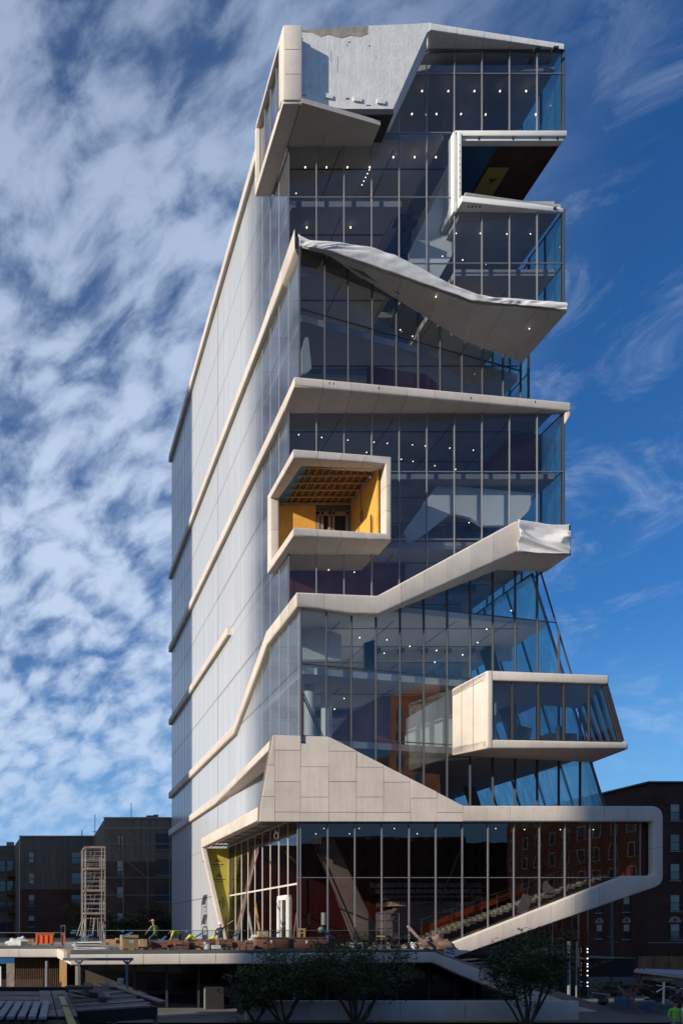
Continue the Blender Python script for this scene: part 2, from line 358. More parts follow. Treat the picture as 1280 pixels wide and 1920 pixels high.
def clip(poly, ax, val, keep_less):
    out = []; n = len(poly)
    for i in range(n):
        a, b = poly[i], poly[(i+1) % n]; ia = (a[ax] <= val) == keep_less or a[ax] == val; ib = (b[ax] <= val) == keep_less or b[ax] == val
        if ia: out.append(a)
        if ia != ib:
            t = (val-a[ax])/(b[ax]-a[ax]); out.append(tuple(a[k]+(b[k]-a[k])*t for k in (0, 1)))
    return out
def area(p): return abs(sum(p[i][0]*p[(i+1) % len(p)][1]-p[(i+1) % len(p)][0]*p[i][1] for i in range(len(p))))/2
PANES = {}
def glazing(tower, name, pl, poly, vs, hs, g, mm, parent_label=None, mw=.05, md=.16, hw=.05, sub='glass_pane', min_area=.05, hm=None, joined=False, edge=True, inset=.012):
    """curtain wall: the part is the mullion grid, every pane a sub-part; poly, vs, hs in plane coordinates (s, z)"""
    mb = MB(); smin = min(p[0] for p in poly); smax = max(p[0] for p in poly); zmin = min(p[1] for p in poly); zmax = max(p[1] for p in poly)
    def spans(ax, val):
        xs = []; n = len(poly)
        for i in range(n):
            a, b = poly[i], poly[(i+1) % n]
            if (a[ax] <= val) != (b[ax] <= val): xs.append(a[1-ax]+(b[1-ax]-a[1-ax])*(val-a[ax])/(b[ax]-a[ax]))
        xs.sort(); return list(zip(xs[::2], xs[1::2]))
    vs = sorted(v for v in vs if smin-.01 < v < smax+.01); hs = sorted(h for h in hs if zmin+.02 < h < zmax-.02)
    for v in vs:
        for a, b in spans(0, min(max(v, smin+.02), smax-.02)):
            pts = [pl.w(v+i*mw/2, a, j) for i, j in ((-1, md*.7), (1, md*.7), (1, -md*.3), (-1, -md*.3))]; mb.prism(pts, (0, 0, b-a))
    hb = MB() if hm else mb
    for h in hs:
        for a, b in spans(1, h):
            pts = [pl.w(a, h+i*hw/2, j) for i, j in ((-1, md*.35), (1, md*.35), (1, -md*.25), (-1, -md*.25))]; q = pl.d*(b-a); hb.prism(pts, (q.x, q.y, 0))
    if edge:
        n = len(poly)
        for i in range(n): mb.bar(pl.w(*poly[i]), pl.w(*poly[(i+1) % n]), .07, .07, up=(pl.n.x, pl.n.y, 0))
    part = mb.go(name, mm, tower)
    if hm and hb.v: hb.go('joint', hm, part)
    if parent_label: part['label'] = parent_label
    sv = [smin]+[v for v in vs if smin+.05 < v < smax-.05]+[smax]; hv = [zmin]+hs+[zmax]; jb = MB()
    for i in range(len(sv)-1):
        col = clip(clip(poly, 0, sv[i], False), 0, sv[i+1], True)
        if len(col) < 3: continue
        for j in range(len(hv)-1):
            c = clip(clip(col, 1, hv[j], False), 1, hv[j+1], True)
            if len(c) < 3 or area(c) < min_area: continue
            cx = sum(p[0] for p in c)/len(c); cz = sum(p[1] for p in c)/len(c)
            c = [(p[0]+max(-inset, min(inset, cx-p[0])), p[1]+max(-inset, min(inset, cz-p[1]))) for p in c]
            s0 = min(p[0] for p in c); z0 = min(p[1] for p in c)
            if joined:
                jb.prism([pl.w(p[0], p[1], .012) for p in c], (-pl.n.x*.024, -pl.n.y*.024, 0)); continue
            key = (g.name, round(pl.ang, 3), tuple((round(p[0]-s0, 2), round(p[1]-z0, 2)) for p in c))
            if key not in PANES:
                d3 = lambda q: Vector((pl.d.x*q, pl.d.y*q, 0)); n3 = Vector((pl.n.x, pl.n.y, 0))
                b = MB(); b.prism([d3(p[0]-s0)+n3*.012+Vector((0, 0, p[1]-z0)) for p in c], -n3*.024)
                me = bpy.data.meshes.new(sub); me.from_pydata([tuple(v) for v in b.v], [], b.f); me.materials.append(g); PANES[key] = me
            o = bpy.data.objects.new(sub, PANES[key]); lk(o, part); o.location = pl.w(s0, z0)
    if joined: o = jb.go('distant_panels', g, part); o['kind'] = 'stuff'
    return part
def copy_tree(o, parent=None, loc=None, rz=None):
    c = o.copy(); COL.objects.link(c); c.parent = parent
    if loc is not None: c.location = loc
    if rz is not None: c.rotation_euler = (0, 0, rz)
    for ch in list(o.children): copy_tree(ch, c)
    return c
GZ = -4.7        # street level below the camera's eye
DZ = -1.12       # terrace level
# ------------------------------------------------------------------ ground
def sheet(name, x0, x1, y0, y1, z, m, kind='structure'):
    o = obj(name, [(x0, y0, z), (x1, y0, z), (x1, y1, z), (x0, y1, z)], [(0, 1, 2, 3)], m); o['kind'] = kind; return o
asph = mat('asphalt', (.055, .055, .058), .9, .3, .5, .4, 30)
pave = mat('pavement', (.13, .125, .12), .9, .25, .6, .3, 15)
sheet('ground', -1500, 1500, -600, 3000, GZ, asph)
sheet('pavement', 2, 60, 37.0, 52, GZ+.12, pave)
# ------------------------------------------------------------------ the tower
XL, XR, YF, YB = 16.286, 33.94, 48.0, 89.06
T = empty('glass_tower', (16.286, 48, DZ), 'tall glass tower under construction with zigzag cream cladding bands and jutting boxes', 'tower')
LV = [11.9+4.42*k for k in range(10)]           # floor levels 11.9 .. 51.7
plF = VP((XL, YF), (XR, YF)); plF.s0 = 0
plG = VP((X(561, 46.06), 46.06), (X(975, 51.2), 51.2))
plK = VP((X(564, 45.78), 45.78), (X(973, 49.2), 49.2))
plP = VP((X(558, 46.3), 46.3), (X(1226, 46.3), 46.3))
plL = VP((XL, 95), (XL, 40))                      # s runs towards the camera
def Ls(y): return 95-y
def poly(pl, pts): return [pl.px(*p) for p in pts]
# slabs: structure first
CM = {1: ceil_light, 2: ceil_light, 6: ceil_mid, 7: ceil_mid, 9: ceil_mid}
def slab(z, x0, x1, y0, y1, th=.42):
    bx('floor_slab', (x0, y0, z-th), (x1, y1, z-.01), CM.get(round((z-11.9)/4.42), ceil_m), T)
for i, z in enumerate(LV+[56.1]):
    y0 = 48.35
    x1 = 33.6
    if i == 0: y0 = 47.2; x1 = 35.5
    if i == 9: x1 = 26.4
    if i in (0, 1, 2, 6):
        pl_ = plG if i == 6 else plK; a_ = pl_.w(.5, 0, -.35); xe = {0: 36.5, 1: 35.5, 2: 34.2, 6: 33.3}[i]; b_ = pl_.w((xe-pl_.o.x)/pl_.d.x, 0, -.35)
        ql = [(XL+.3, a_.y, 0), (xe, b_.y, 0), (xe, 88.8, 0), (XL+.3, 88.8, 0)]
        hull('floor_slab', [(p_[0], p_[1], z-.42) for p_ in ql]+[(p_[0], p_[1], z-.01) for p_ in ql], CM.get(i, ceil_m), T); continue
    if i in (7, 8):      # stair well in the middle of the upper floors
        slab(z, XL+.3, 23.7, y0, 57); slab(z, 27.2, x1, y0, 57); slab(z, XL+.3, x1, 57.01, 88.8); continue
    slab(z, XL+.3, x1, y0, 88.8)
for i, z in enumerate(LV[:-1]):      # screeds on the slabs: dark when seen from above, hidden from below
    pass
core_spec = [(18.6, 58, 25.5, 86, DZ, 56, core_m)]
for a in core_spec: bx('core_wall', a[:2]+(a[4],), a[2:4]+(a[5],), a[6], T)
for k, z in enumerate(LV[1:-1]):
    if k in (1, 3, 4, 7): bx('partition_wall', (25.6, 60.0+k*.3, z), (31.5, 60.3+k*.3, z+3.9), red_m if k in (3, 4) else core_m, T)
for k, z in enumerate(LV[:-1]):
    for y in (56, 66, 76, 86):
        b = MB(); b.tube((32.3, y, z), (32.3, y, z+3.99), .3, n=12); b.go('column', core_m, T, True)
# inclined columns near the right glazing of the lower floors
for (x, y, z0, z1, dx) in ((33.5, 53.5, 12.0, 20.2, -2.6), (34.6, 60, 7.9, 15.9, -2.6)):
    b = MB(); b.bar((x+1.4, y, z0), (x+dx+1.4, y, z1), .6, .6); b.go('inclined_column', steel_d, T)

# --- front curtain walls
vF = [1.771*k for k in range(0, 11)]
pFU = poly(plF, [(541, 267), (697, 267), (697, 256), (724, 250), (798, 94), (1056, 92), (1056, 246), (850, 246), (850, 397), (1056, 397), (1056, 573), (885, 560), (780, 516), (700, 482), (541, 468)])
glazing(T, 'curtain_wall', plF, pFU, vF, [42.9, 47.15, 51.3, 55.1], G_front, alu, 'upper front curtain wall of blue grey glass with slim fins', md=.12, mw=.034)
pFM1 = poly(plF, [(541, 773), (697, 773), (697, 893), (541, 893)]); pFM2 = poly(plF, [(541, 1040), (697, 1040), (697, 1126), (541, 1126)])
pFM3 = poly(plF, [(697, 773), (1056, 773), (1056, 1000), (967, 1000), (760, 1100), (697, 1126)])
for p in (pFM1, pFM2, pFM3):
    glazing(T, 'curtain_wall', plF, p, vF, [29.5, 25.15], G_front, alu, 'middle front curtain wall around the open cream box', md=.12, mw=.034, edge=(p is pFM3))
pG = poly(plG, [(561, 452), (610, 466), (650, 495), (742, 548), (862, 624), (975, 674), (975, 755), (561, 722)])
glazing(T, 'curtain_wall', plG, pG, [plG.s_px(v) for v in (561, 608, 652, 697, 742, 783, 824, 865, 903, 942, 975)], [38.4], G_front, alu_d, 'receding front glazing under the draped soffit', md=.14, mw=.06)
pK = poly(plK, [(564, 1130), (659, 1146), (710, 1150), (930, 1062), (1012, 1068), (1070, 1262), (1130, 1520), (868, 1520), (616, 1392), (564, 1392)])
sK = [plK.s_px(564)+1.735*k for k in range(0, 14)]
glazing(T, 'curtain_wall', plK, pK, sK, [20.55, 16.35, 11.95], G_K, alu_d, 'lower front glazing above the podium', md=.14, mw=.06)
pP = poly(plP, [(558, 1536), (1227, 1536), (1227, 1646), (1168, 1646), (838, 1777), (558, 1777)])
glazing(T, 'curtain_wall', plP, pP, [plP.s_px(v) for v in (562.5, 613.7, 664.4, 714.8, 766, 816, 865.6, 913.6, 962, 1010, 1057.6, 1104.5, 1151, 1198)], [3.27], G_pod, mat('mid_aluminium', (.25, .25, .27), .4, .06, metal=.5), 'tall podium shopfront glazing', md=.12, mw=.06)
# lower hall glazing right of the terrace, down to the street
plH = VP((X(838, 50), 50), (X(1101, 50), 50))
pH = [(0, GZ), (plH.s_px(1101), GZ), (plH.s_px(1101), Z(1705, 50)), (0, Z(1800, 50))]
glazing(T, 'curtain_wall', plH, pH, [1.75*k for k in range(6)], [-1.9], G_low, alu_d, 'dark lobby glazing under the rising band')
# --- left facade
def yz(pts): return [(Ls(y), z) for y, z in pts]
vL = [Ls(48+1.85*k) for k in range(-1, 23)]
hL = [DZ+.05, 3.1, 7.5]+LV
up = [(89.06, 7.7), (46.3, 7.7), (46.3, 11.9), (45.78, 11.9), (45.78, 20.6), (48, 20.6), (48, 24.2), (50.9, 24.2), (50.9, 29.4), (48, 29.4), (48, 33.9), (46.06, 33.9), (46.06, 42.4), (48, 42.4), (48, 51), (51.3, 51), (51.3, 57), (89.06, 57)]
near = clip(yz(up), 0, Ls(48+1.85*11), False)
hLu = [z for z in LV]
# concave outline: split by height into simple boxes so that clipping stays clean
side_fin = mat('pale_side_fin', (.42, .42, .43), .5, .05)
joint_m = mat('dark_joint', (.05, .055, .06), .7, .05)
def lbox(ya, yb, za, zb, g, **k): return glazing(T, 'side_wall', plL, yz([(yb, za), (ya, za), (ya, zb), (yb, zb)]), vL, hLu, g, side_fin, edge=False, mw=.022, hw=.07, md=.035, hm=joint_m, **k)
ynear = 48+1.85*10
for (ya, za, zb) in ((46.4, 7.7, 11.9), (45.9, 11.9, 20.6), (48.05, 20.6, 24.2), (50.9, 24.2, 29.4), (48.05, 29.4, 33.9), (46.2, 33.9, 42.4), (48.05, 42.4, 51.0), (51.3, 51.0, 57.0)):
    lbox(ya, ynear, za, zb, G_side, parent_label='left side facade of fritted white glass turning clear towards the corner')
lbox(ynear, YB, 7.7, 57.0, G_side, joined=True, parent_label='far end of the white fritted side facade')
glazing(T, 'side_wall', plL, yz([(YB, DZ), (62.6, DZ), (62.6, 7.7), (YB, 7.7)]), vL, [3.1], G_side, side_fin, edge=False, mw=.022, hw=.07, md=.035, hm=joint_m, parent_label='pale side facade at terrace level')
glazing(T, 'side_wall', plL, yz([(62.5, DZ), (46.35, DZ), (46.35, 7.0), (62.5, 7.0)]), [Ls(62.5-1.8*k) for k in range(0, 10)], [2.9], G_pod, mat('white_mullion', (.62, .58, .5), .5, .05), mw=.07, hw=.12, md=.05, parent_label='podium side glazing with pale mullions beside the terrace')
# flashed edge at the tower's upper front corners
for (x, y, z0, z1) in ((XL, 48, 20.6, 24.2), (XL, 48, 29.4, 33.3), (XL, 48, 42.4, 50.4), (XR, 48, 39.8, 46.3), (XR, 48, 51.3, 56.8), (XR, 48, 25.5, 33.4), (XL, 46.06, 33.9, 42.2), (XL, 45.78, 11.9, 20)):
    bx('corner_post', (x-.05, y-.07, z0), (x+.05, y+.05, z1), alu_d, T)
# right side wall (seen through the front glass) with frit and frames
def rwall(z0, z1, xa, xb, y0, y1, step, label):
    b = MB(); part = None
    nrm = Vector((1, 0, (xa-xb)/(z1-z0))).normalized()
    k = 0; y = y0
    while y < y1+.01:
        b.bar((xa, y, z0), (xb, y, z1), .07, .14, up=(1, 0, 0)); y += step
    for z in LV+[z0, z1]:
        if z0-.01 <= z <= z1+.01:
            xx = xa+(xb-xa)*(z-z0)/(z1-z0); b.bar((xx, y0, z), (xx, y1, z), .08, .08)
    part = b.go('right_side_wall', alu_d, T); part['label'] = label
    y = y0; n = 0
    while y < y1-.1:
        q = MB(); q.prism([(xa, y+.06, z0), (xa, y+step-.06, z0), (xb, y+step-.06, z1), (xb, y+.06, z1)], nrm*.024)
        q.go('glass_pane', G_right, part); y += step
rwall(7.7, 24.0, X(1130, 50.6), X(1010, 49.5), 50.2, 88, 2.7, 'leaning right side wall of blue fritted glass')
rwall(24.0, 33.3, XR, XR, 48.1, 88, 2.0, 'right side wall of fritted glass behind the middle floors')
rwall(34.2, 46.0, XR, XR, 51.4, 88, 2.0, 'right side wall of fritted glass behind the upper floors')
rwall(40.4, 46.2, XR-.01, XR-.01, 48.1, 51.3, 1.6, 'short piece of right side wall glass below the corner loggia')
rwall(51.3, 57.0, XR, XR, 48.1, 88, 2.0, 'right side wall of fritted glass on the top floor')
# back wall and roof
bx('back_wall', (XL+.1, 88.9, DZ), (XR, 89.1, 57), core_m, T)
bx('roof', (XL, 48.1, 56.5), (XR-.1, 89, 57.05), concrete, T)
bx('roof_upstand', (XL+.1, 52, 57.05), (XL+.4, 89.2, 57.75), mat('grey_flashing', (.09, .10, .11), .6, .1), T)

# --- cladding bands
def sec(*p): return [Vector(q) for q in p]
BX = 15.94
def Lsec(y, zt, zb, xo=BX, xi=16.40): return sec((xo, y, zt), (xo, y, zb), (xi, y, zb), (xi, y, zt))
# roof band on the left facade
ribbon('cladding_band', T, [Lsec(89.3, 56.85, 56.0), Lsec(51.4, 56.85, 56.0)], .12, 3.6, label='long straight roof band')
# band A: from the left facade up to the corner, then the draped soffit
A0 = [Lsec(89.3, 42.75, 42.0), Lsec(53.1, 42.6, 41.8)]
yA = 45.9
A1 = sec((BX, yA, 43.2), (BX, yA, 41.95), (16.40, 46.3, 41.6), (16.40, 48.1, 43.2))
ribbon('cladding_band', T, A0+[A1], .12, 3.6, splits=[10, 3], label='band rising along the left facade to a pointed corner')
def fs(px, pt, pb, d, gpx, gpy, pl, ztop=None, yb=48.15):
    zt, zb = Z(pt, d), Z(pb, d); q, z = pl.px(gpx, gpy); g = pl.w(q, z)
    return sec((X(px, d), d, zt), (X(px, d), d, zb), (g.x, g.y-.05, z), (X(px, d), yb, zt))
A2 = [sec((BX+.45, yA, Z(455, yA)), (BX+.45, yA, Z(465, yA)), (16.9, 46.4, Z(466, 46.4)), (16.9, 48.1, Z(455, yA))),
      fs(612, 462, 474, 46.05, 612, 480, plG), fs(886, 558, 571, 47.5, 865, 639, plG), fs(1062, 571, 585, 47.9, 977, 682, plG)]
A2[-1][3].x -= .3
ribbon('cladding_band', T, A2[:2], .05, 3.4, splits=[1], cs_=.6, label='short flat start of the folded soffit at the corner')
ribbon('cladding_band', T, A2[1:3], .05, 3.4, splits=[4], cs_=.6, label='descending facet of the folded soffit')
ribbon('cladding_band', T, A2[2:], .05, 3.4, splits=[3], cs_=.6, label='flatter right facet of the folded soffit')
# band B
B0 = [Lsec(89.3, 34.05, 33.25), Lsec(50, 34.1, 33.3), sec((BX, 45.9, 34.1), (BX, 45.9, 33.5), (16.42, 48.08, 33.25), (16.42, 48.15, 34.1))]
d = 47.8
B1 = sec((X(1068, d), d, Z(753, d)), (X(1068, d), d, Z(771, d)), (X(1064, d), 48.15, 33.25), (X(1064, d), 48.3, Z(753, d)))
ribbon('cladding_band', T, B0+[B1], .14, 1.8, splits=[11, 2, 10], label='level band crossing the whole front')
hull('band_return', [P(1060, 760, 47.85), P(1069, 760, 47.85), P(1069, 778, 47.85), P(1056, 800, 47.95), P(1058, 775, 47.95),
     P(1060, 760, 48.6), P(1069, 760, 48.6), P(1069, 778, 48.6), P(1056, 800, 48.6)], gfrc, T, .04)
# band C
def LC(px, ytop, ybot): y = 22310/(px-66); return Lsec(y, Z(ytop, y), Z(ybot, y))
C = [Lsec(89.3, 16.55, 15.75), Lsec(60.1, 16.6, 15.8), Lsec(53.2, 19.9, 18.9), Lsec(51.6, 20.7, 19.7),
     sec((BX, 45.5, 20.65), (BX, 45.5, 19.8), (16.4, 45.95, 19.7), (16.4, 48.1, 20.65))]
C1 = [fs(659, 1114, 1151, 46.05, 660, 1158, plK), fs(708, 1116, 1153, 46.25, 708, 1162, plK), fs(967, 976, 1036, 47.2, 930, 1071, plK), fs(1068, 986, 1041, 47.5, 1019, 1075, plK)]
C1[0][2].y = 46.6; C1[0][2].z = C1[0][1].z+.05; C1[1][2].z = C1[1][1].z+.1
ribbon('cladding_band', T, C+C1, .16, 1.8, splits=[8, 2, 1, 4, 2, 1, 6, 1], cs_=.75, label='band stepping down the left side and climbing to the right across the front')
# short stub band
ribbon('cladding_band', T, [Lsec(89.3, 25.3, 24.55), Lsec(62, 25.3, 24.55)], .12, 3.6, label='short band ending half way along the left facade')
# podium upper ribbon
D = [Lsec(89.3, 12.0, 11.3), Lsec(66.5, 11.9, 11.2), sec((15.85, 63.8, 11.85), (15.85, 63.8, 11.35), (16.42, 63.8, 10.95), (16.42, 63.8, 11.85)),
     sec((14.52, 46.35, 11.8), (14.52, 46.35, 11.2), (16.42, 46.35, 11.45), (16.42, 46.35, 11.8))]
ribbon('cladding_band', T, D, .10, 3.0, splits=[6, 1, 5], label='podium ribbon widening towards the front')
bx('side_opening', (15.96, 62.3, 11.25), (16.4, 63.1, 11.32), steel_d, T)
# podium lower side beam
E = [sec((13.9, 62.6, 7.72), (13.9, 62.6, 6.9), (14.5, 62.6, 6.9), (14.5, 62.6, 7.72)), sec((13.9, 46.3, 7.72), (13.9, 46.3, 6.85), (14.5, 46.3, 6.85), (14.5, 46.3, 7.72))]
ribbon('cladding_band', T, E, .08, 3.2, splits=[5], label='podium side beam over the terrace')
bx('podium_roof', (14.3, 46.35, 7.35), (16.4, 62.6, 7.7), gfrc, T)
# leaning end post and yellow board
E2 = [sec((13.9, 62.3, 6.9), (14.28, 62.3, 6.9), (14.28, 62.75, 6.9), (13.9, 62.75, 6.9)), sec((15.72, 62.3, DZ), (16.1, 62.3, DZ), (16.1, 62.75, DZ), (15.72, 62.75, DZ))]
ribbon('leaning_post', T, E2, .05, 2.8, splits=[1])
yb = hull('end_board', [(14.0, 62.76, 6.9), (16.24, 62.76, 6.9), (16.24, 62.76, DZ), (15.9, 62.76, DZ), (14.0, 62.9, 6.9), (16.24, 62.9, 6.9), (16.24, 62.9, DZ), (15.9, 62.9, DZ)], yellow_b, T, label='yellow sheathing board printed with black mountain marks')
ink = mat('black_print', (.05, .045, .02), .8, .1)
def mark(cx, y, cz, s, parent, rot=0):
    b = MB(); M = Matrix.Rotation(rot, 3, 'Y')
    def tri(pts): b.prism([Vector((cx, y, cz)) + M @ Vector((p[0]*s, 0, p[1]*s)) for p in pts], (0, -.006, 0))
    tri([(-.5, 0), (0, .5), (.5, 0), (.3, 0), (0, .3), (-.3, 0)][:3] if False else [(-.55, .0), (-.12, .42), (.0, .30), (-.28, .0)])
    tri([(-.02, .52), (.55, 0), (.34, 0), (-.1, .42)]); tri([(-.14, 0), (.06, .2), (.26, 0)])
    b.go('printed_mark', ink, parent)
for (cx, cz, rot) in ((15.35, 5.75, 0), (15.45, 4.5, 0), (15.55, 2.3, -math.pi/2), (15.8, .55, -math.pi/2)):
    mark(cx, 62.755, cz, .55, yb, rot)
    b = MB()      # the print under each mark is too small to read: short blurred dashes
    for (dz, w_, h_) in ((-.22, 1.0, .09), (-.40, .55, .05)):
        x_ = -w_/2
        while x_ < w_/2: l_ = R.uniform(.05, .12); c_ = Vector((cx, 62.752, cz))+Matrix.Rotation(rot, 3, 'Y') @ Vector((x_+l_/2, 0, dz)); b.rbox(c_, (l_ if rot == 0 else h_, .004, h_ if rot == 0 else l_)); x_ += l_+.03
    b.go('printed_line', ink, yb)['kind'] = 'stuff'
mark(14.3, 62.755, 5.75, .5, yb)
# podium soffit joists
b = MB()
for k in range(8): b.bar((14.5, 47.2+k*2.05, 7.0), (16.2, 47.2+k*2.05, 7.0), .06, .12)
for x in (14.75, 15.05, 15.35, 15.65, 15.95): b.bar((x, 46.4, 6.92), (x, 62.5, 6.92), .035, .05)
b.go('soffit_framing', mat('galvanised_steel', (.30, .29, .27), .5, .2, metal=.3), T)
b = MB()
for k in range(4):
    for j in range(10):
        a = j*.63; c = (15.3+k*.1, 47.4+k*.07, 6.0+.35*k); b.tube((c[0]+.13*math.cos(a), c[1], c[2]-.12*k*0+.2*math.sin(a)), (c[0]+.13*math.cos(a+.63), c[1], c[2]+.2*math.sin(a+.63)), .02, n=5)
b.go('hanging_cable', mat('cable', (.25, .25, .24), .5, .1), T)
# podium front cladding: separate cast panels
NF = 45.8
plN = VP((X(488, NF), NF), (X(1243, NF), NF))
pol = poly(plN, [(513, 1378), (615, 1381), (868, 1511), (868, 1541), (487, 1541), (488, 1511)])
back = MB(); back.prism([plN.w(p[0], p[1], -.12) for p in pol], (0, .40, 0)); pc = back.go('podium_cladding', gfrc_in, T); pc['label'] = 'large sloped field of cream cast panels over the podium'
cols = [487, 515, 563.4, 616.7, 668, 719, 769.5, 819, 868]
rows = [[1435, 1494], [1407, 1466, 1523], [1438, 1495, 1523.5], [1409, 1466, 1523.5], [1439, 1495, 1524], [1467, 1524], [1497], [1524], []]
for i in range(8):
    c = clip(clip(pol, 0, plN.s_px(cols[i]), False), 0, plN.s_px(cols[i+1]), True)
    zs = [Z(1545, NF)]+sorted(Z(r, NF) for r in rows[i])+[Z(1370, NF)]
    for j in range(len(zs)-1):
        q = clip(clip(c, 1, zs[j], False), 1, zs[j+1], True)
        if len(q) < 3 or area(q) < .02: continue
        cx = sum(p[0] for p in q)/len(q); cz = sum(p[1] for p in q)/len(q); off = R.uniform(-.012, .012); e = .014
        q = [(p[0]+max(-e, min(e, cx-p[0])), p[1]+max(-e, min(e, cz-p[1]))) for p in q]
        bm_pts = [plN.w(p[0], p[1], off) for p in q]; m_ = MB(); m_.prism(bm_pts, (0, .10, 0)); m_.go('cladding_panel', gfrc, pc)
# podium frame running right, round the corner and back down as the sloping band
def ps(po, pi, d=NF, th=1.0): return sec((X(po[0], d), d, Z(po[1], d)), (X(pi[0], d), d, Z(pi[1], d)), (X(pi[0], d), d+th*.42, Z(pi[1], d)), (X(po[0], d), d+th, Z(po[1], d)))
PF = [ps((868.5, 1511), (868.5, 1541)), ps((1222, 1511.5), (1219, 1541)), ps((1230, 1512.7), (1222.5, 1541.3)), ps((1236.5, 1516), (1224, 1542.3)), ps((1241, 1522), (1224.8, 1544)), ps((1243.2, 1530), (1225, 1547)), ps((1243.5, 1645), (1225, 1636)), ps((1242.3, 1652), (1224.5, 1639)), ps((1238.5, 1658.5), (1223, 1641)), ps((1231, 1663.5), (1217, 1642.5)), ps((1169, 1684.8), (1169, 1642.5)), ps((852, 1796), (852, 1767))]
fr = ribbon('cladding_band', T, PF, .10, 1.6, splits=[8, 1, 1, 1, 1, 2, 1, 1, 1, 1, 7], gap=.012, label='cream frame wrapping the right end of the podium and sloping down to the terrace')
hull('band_tip', [P(x, y, d) for d in (NF, NF+.5) for x, y in ((851.5, 1768), (851.5, 1796), (845, 1797), (831, 1792), (833, 1776))], gfrc, T, .04)

# --- concrete wall and roof fascia at the top
def cw(px, py): 
    m = (px-CX)/FL; a = Vector((X(561, 46.2), 46.2)); b = Vector((X(731, 46.7), 46.7)); dd = b-a
    t = (m*a.y-a.x)/(dd.x-m*dd.y); y = a.y+t*dd.y; return P(px, py, y)
pts = [cw(561, 56), cw(689, 47), cw(780, 43.5), cw(808, 41.5), cw(808, 55), cw(800, 60), cw(731, 216), cw(561, 191)]
b = MB(); b.prism(pts, (0, .45, 0)); tc_ = b.go('concrete_parapet', concrete, T); tc_['label'] = 'bare concrete parapet wall on the top floor, streaked and unclad'
b = MB(); b.prism([p+Vector((0, -.012, 0)) for p in (cw(561.5, 56.4), cw(689, 47.6), cw(689, 63), cw(676, 68), cw(655, 66), cw(640, 71), cw(615, 64), cw(600, 68), cw(585, 60), cw(561.5, 59))], (0, .006, 0)); b.go('patched_strip', concrete_stain, tc_)
for (a, c) in ((608, 176), (662, 182), (706, 186)):
    p0, p1, p2, p3 = cw(a, c), cw(a+15, c+2), cw(a+15, c+10), cw(a, c+8); b = MB(); b.prism([p+Vector((0, -.08, 0)) for p in (p0, p1, p2, p3)], (0, .1, 0)); b.go('bracket_plate', concrete, tc_)
mk = mat('rust_mark', (.20, .10, .05), .9, .3)
for (a, c, w_, h_) in ((652, 77, 5, 2), (690, 84.5, 5, 1.5), (648, 183, 7, 3), (686, 196, 9, 2), (650, 80, 1, 7), (620, 95, 1, 22), (632, 105, 1, 30), (566, 178, 8, 1), (704, 105, 1.2, 3), (727, 115, 1.2, 2), (580, 160, 1.5, 3)):
    b = MB(); b.prism([cw(a, c)+Vector((0, -.006, 0)), cw(a+w_, c)+Vector((0, -.006, 0)), cw(a+w_, c+h_)+Vector((0, -.006, 0)), cw(a, c+h_)+Vector((0, -.006, 0))], (0, .004, 0)); b.go('form_mark', mk if w_ > 2 else concrete_stain, tc_)
# slanting reveal beside the concrete wall
o_ = [cw(800, 60), cw(731, 216)]; i_ = [P(800, 94, 47.95), P(728, 248, 47.95)]
hull('parapet_reveal', [o_[0], o_[1], i_[0], i_[1], o_[0]+Vector((0, .5, 0)), o_[1]+Vector((-.15, .5, 0)), i_[0]+Vector((-.2, .05, 0)), i_[1]+Vector((-.25, .05, 0))], concrete, T)
# roof fascia and its soffit
RF = [fs(806, 41.5, 55, 46.9, 799, 93, plF), fs(1057, 80.5, 92, 47.85, 1057, 93.5, plF)]
ribbon('roof_fascia', T, RF, .06, 1.8, m=concrete, splits=[5], label='sloping concrete roof edge')
b = MB()
for px_, t in ((1004, .78), (1038, .93)): b.box(tuple(P(px_, 83+t*2, 47.55-.02)), tuple(P(px_+8, 89+t*2, 47.6)+Vector((0, .2, 0))))
b.go('fascia_pocket', steel_d, T)
# --- top left box (T1)
bx('box_pier', (15.07, 45.4, 50.55), (16.25, 46.3, 55.15), gfrc, T, .10, 'plain cream front pier of the top left box')
for (z0, z1) in ((52.1, 52.12), (53.6, 53.62)):
    bx('panel_joint', (15.06+.1, 45.393, z0), (16.15, 45.41, z1), gfrc_in, T)
hull('box_soffit', [(16.2, 45.42, 50.7), (16.2, 48.1, 50.6), (X(713, 46.7), 46.7, 50.68), (X(694, 48.1), 48.1, 50.58), (16.2, 45.42, 50.4), (16.2, 48.1, 50.4), (X(713, 46.7), 46.7, 50.4), (X(694, 48.1), 48.1, 50.4)], gfrc, T, .0, label='cream soffit under the concrete wall')
bx('box_soffit', (15.09, 45.5, 50.42), (16.19, 51.3, 50.75), gfrc, T, .08)
bx('box_rail', (15.07, 46.2, 54.85), (15.5, 51.3, 55.15), gfrc, T, .08)
bx('box_rail', (15.07, 51.0, 50.5), (15.6, 51.3, 55.15), gfrc, T, .08)
bx('box_lip', (15.07, 45.6, 50.5), (15.32, 51.1, 50.9), gfrc, T, .08)
bx('box_end', (15.3, 51.1, 50.6), (16.4, 51.3, 55.1), gfrc, T)
bx('box_top', (15.3, 46.0, 55.0), (16.5, 51.2, 55.12), gfrc, T)
bx('box_slab', (16.5, 47.2, 54.6), (21.5, 48.2, 54.9), gfrc, T)
bx('box_ledge', (16.4, 46.45, 50.8), (X(731, 46.9), 48.1, 51.15), steel_d, T)
plT = VP((15.34, 51.0), (15.34, 46.2))
glazing(T, 'box_window', plT, [(0, 50.85), (4.8, 50.85), (4.8, 54.9), (0, 54.9)], [1.2, 2.4, 3.6], [], G_front, alu, md=.1)
bx('box_liner', (15.5, 50.8, 50.9), (16.2, 50.95, 54.8), red_m, T)
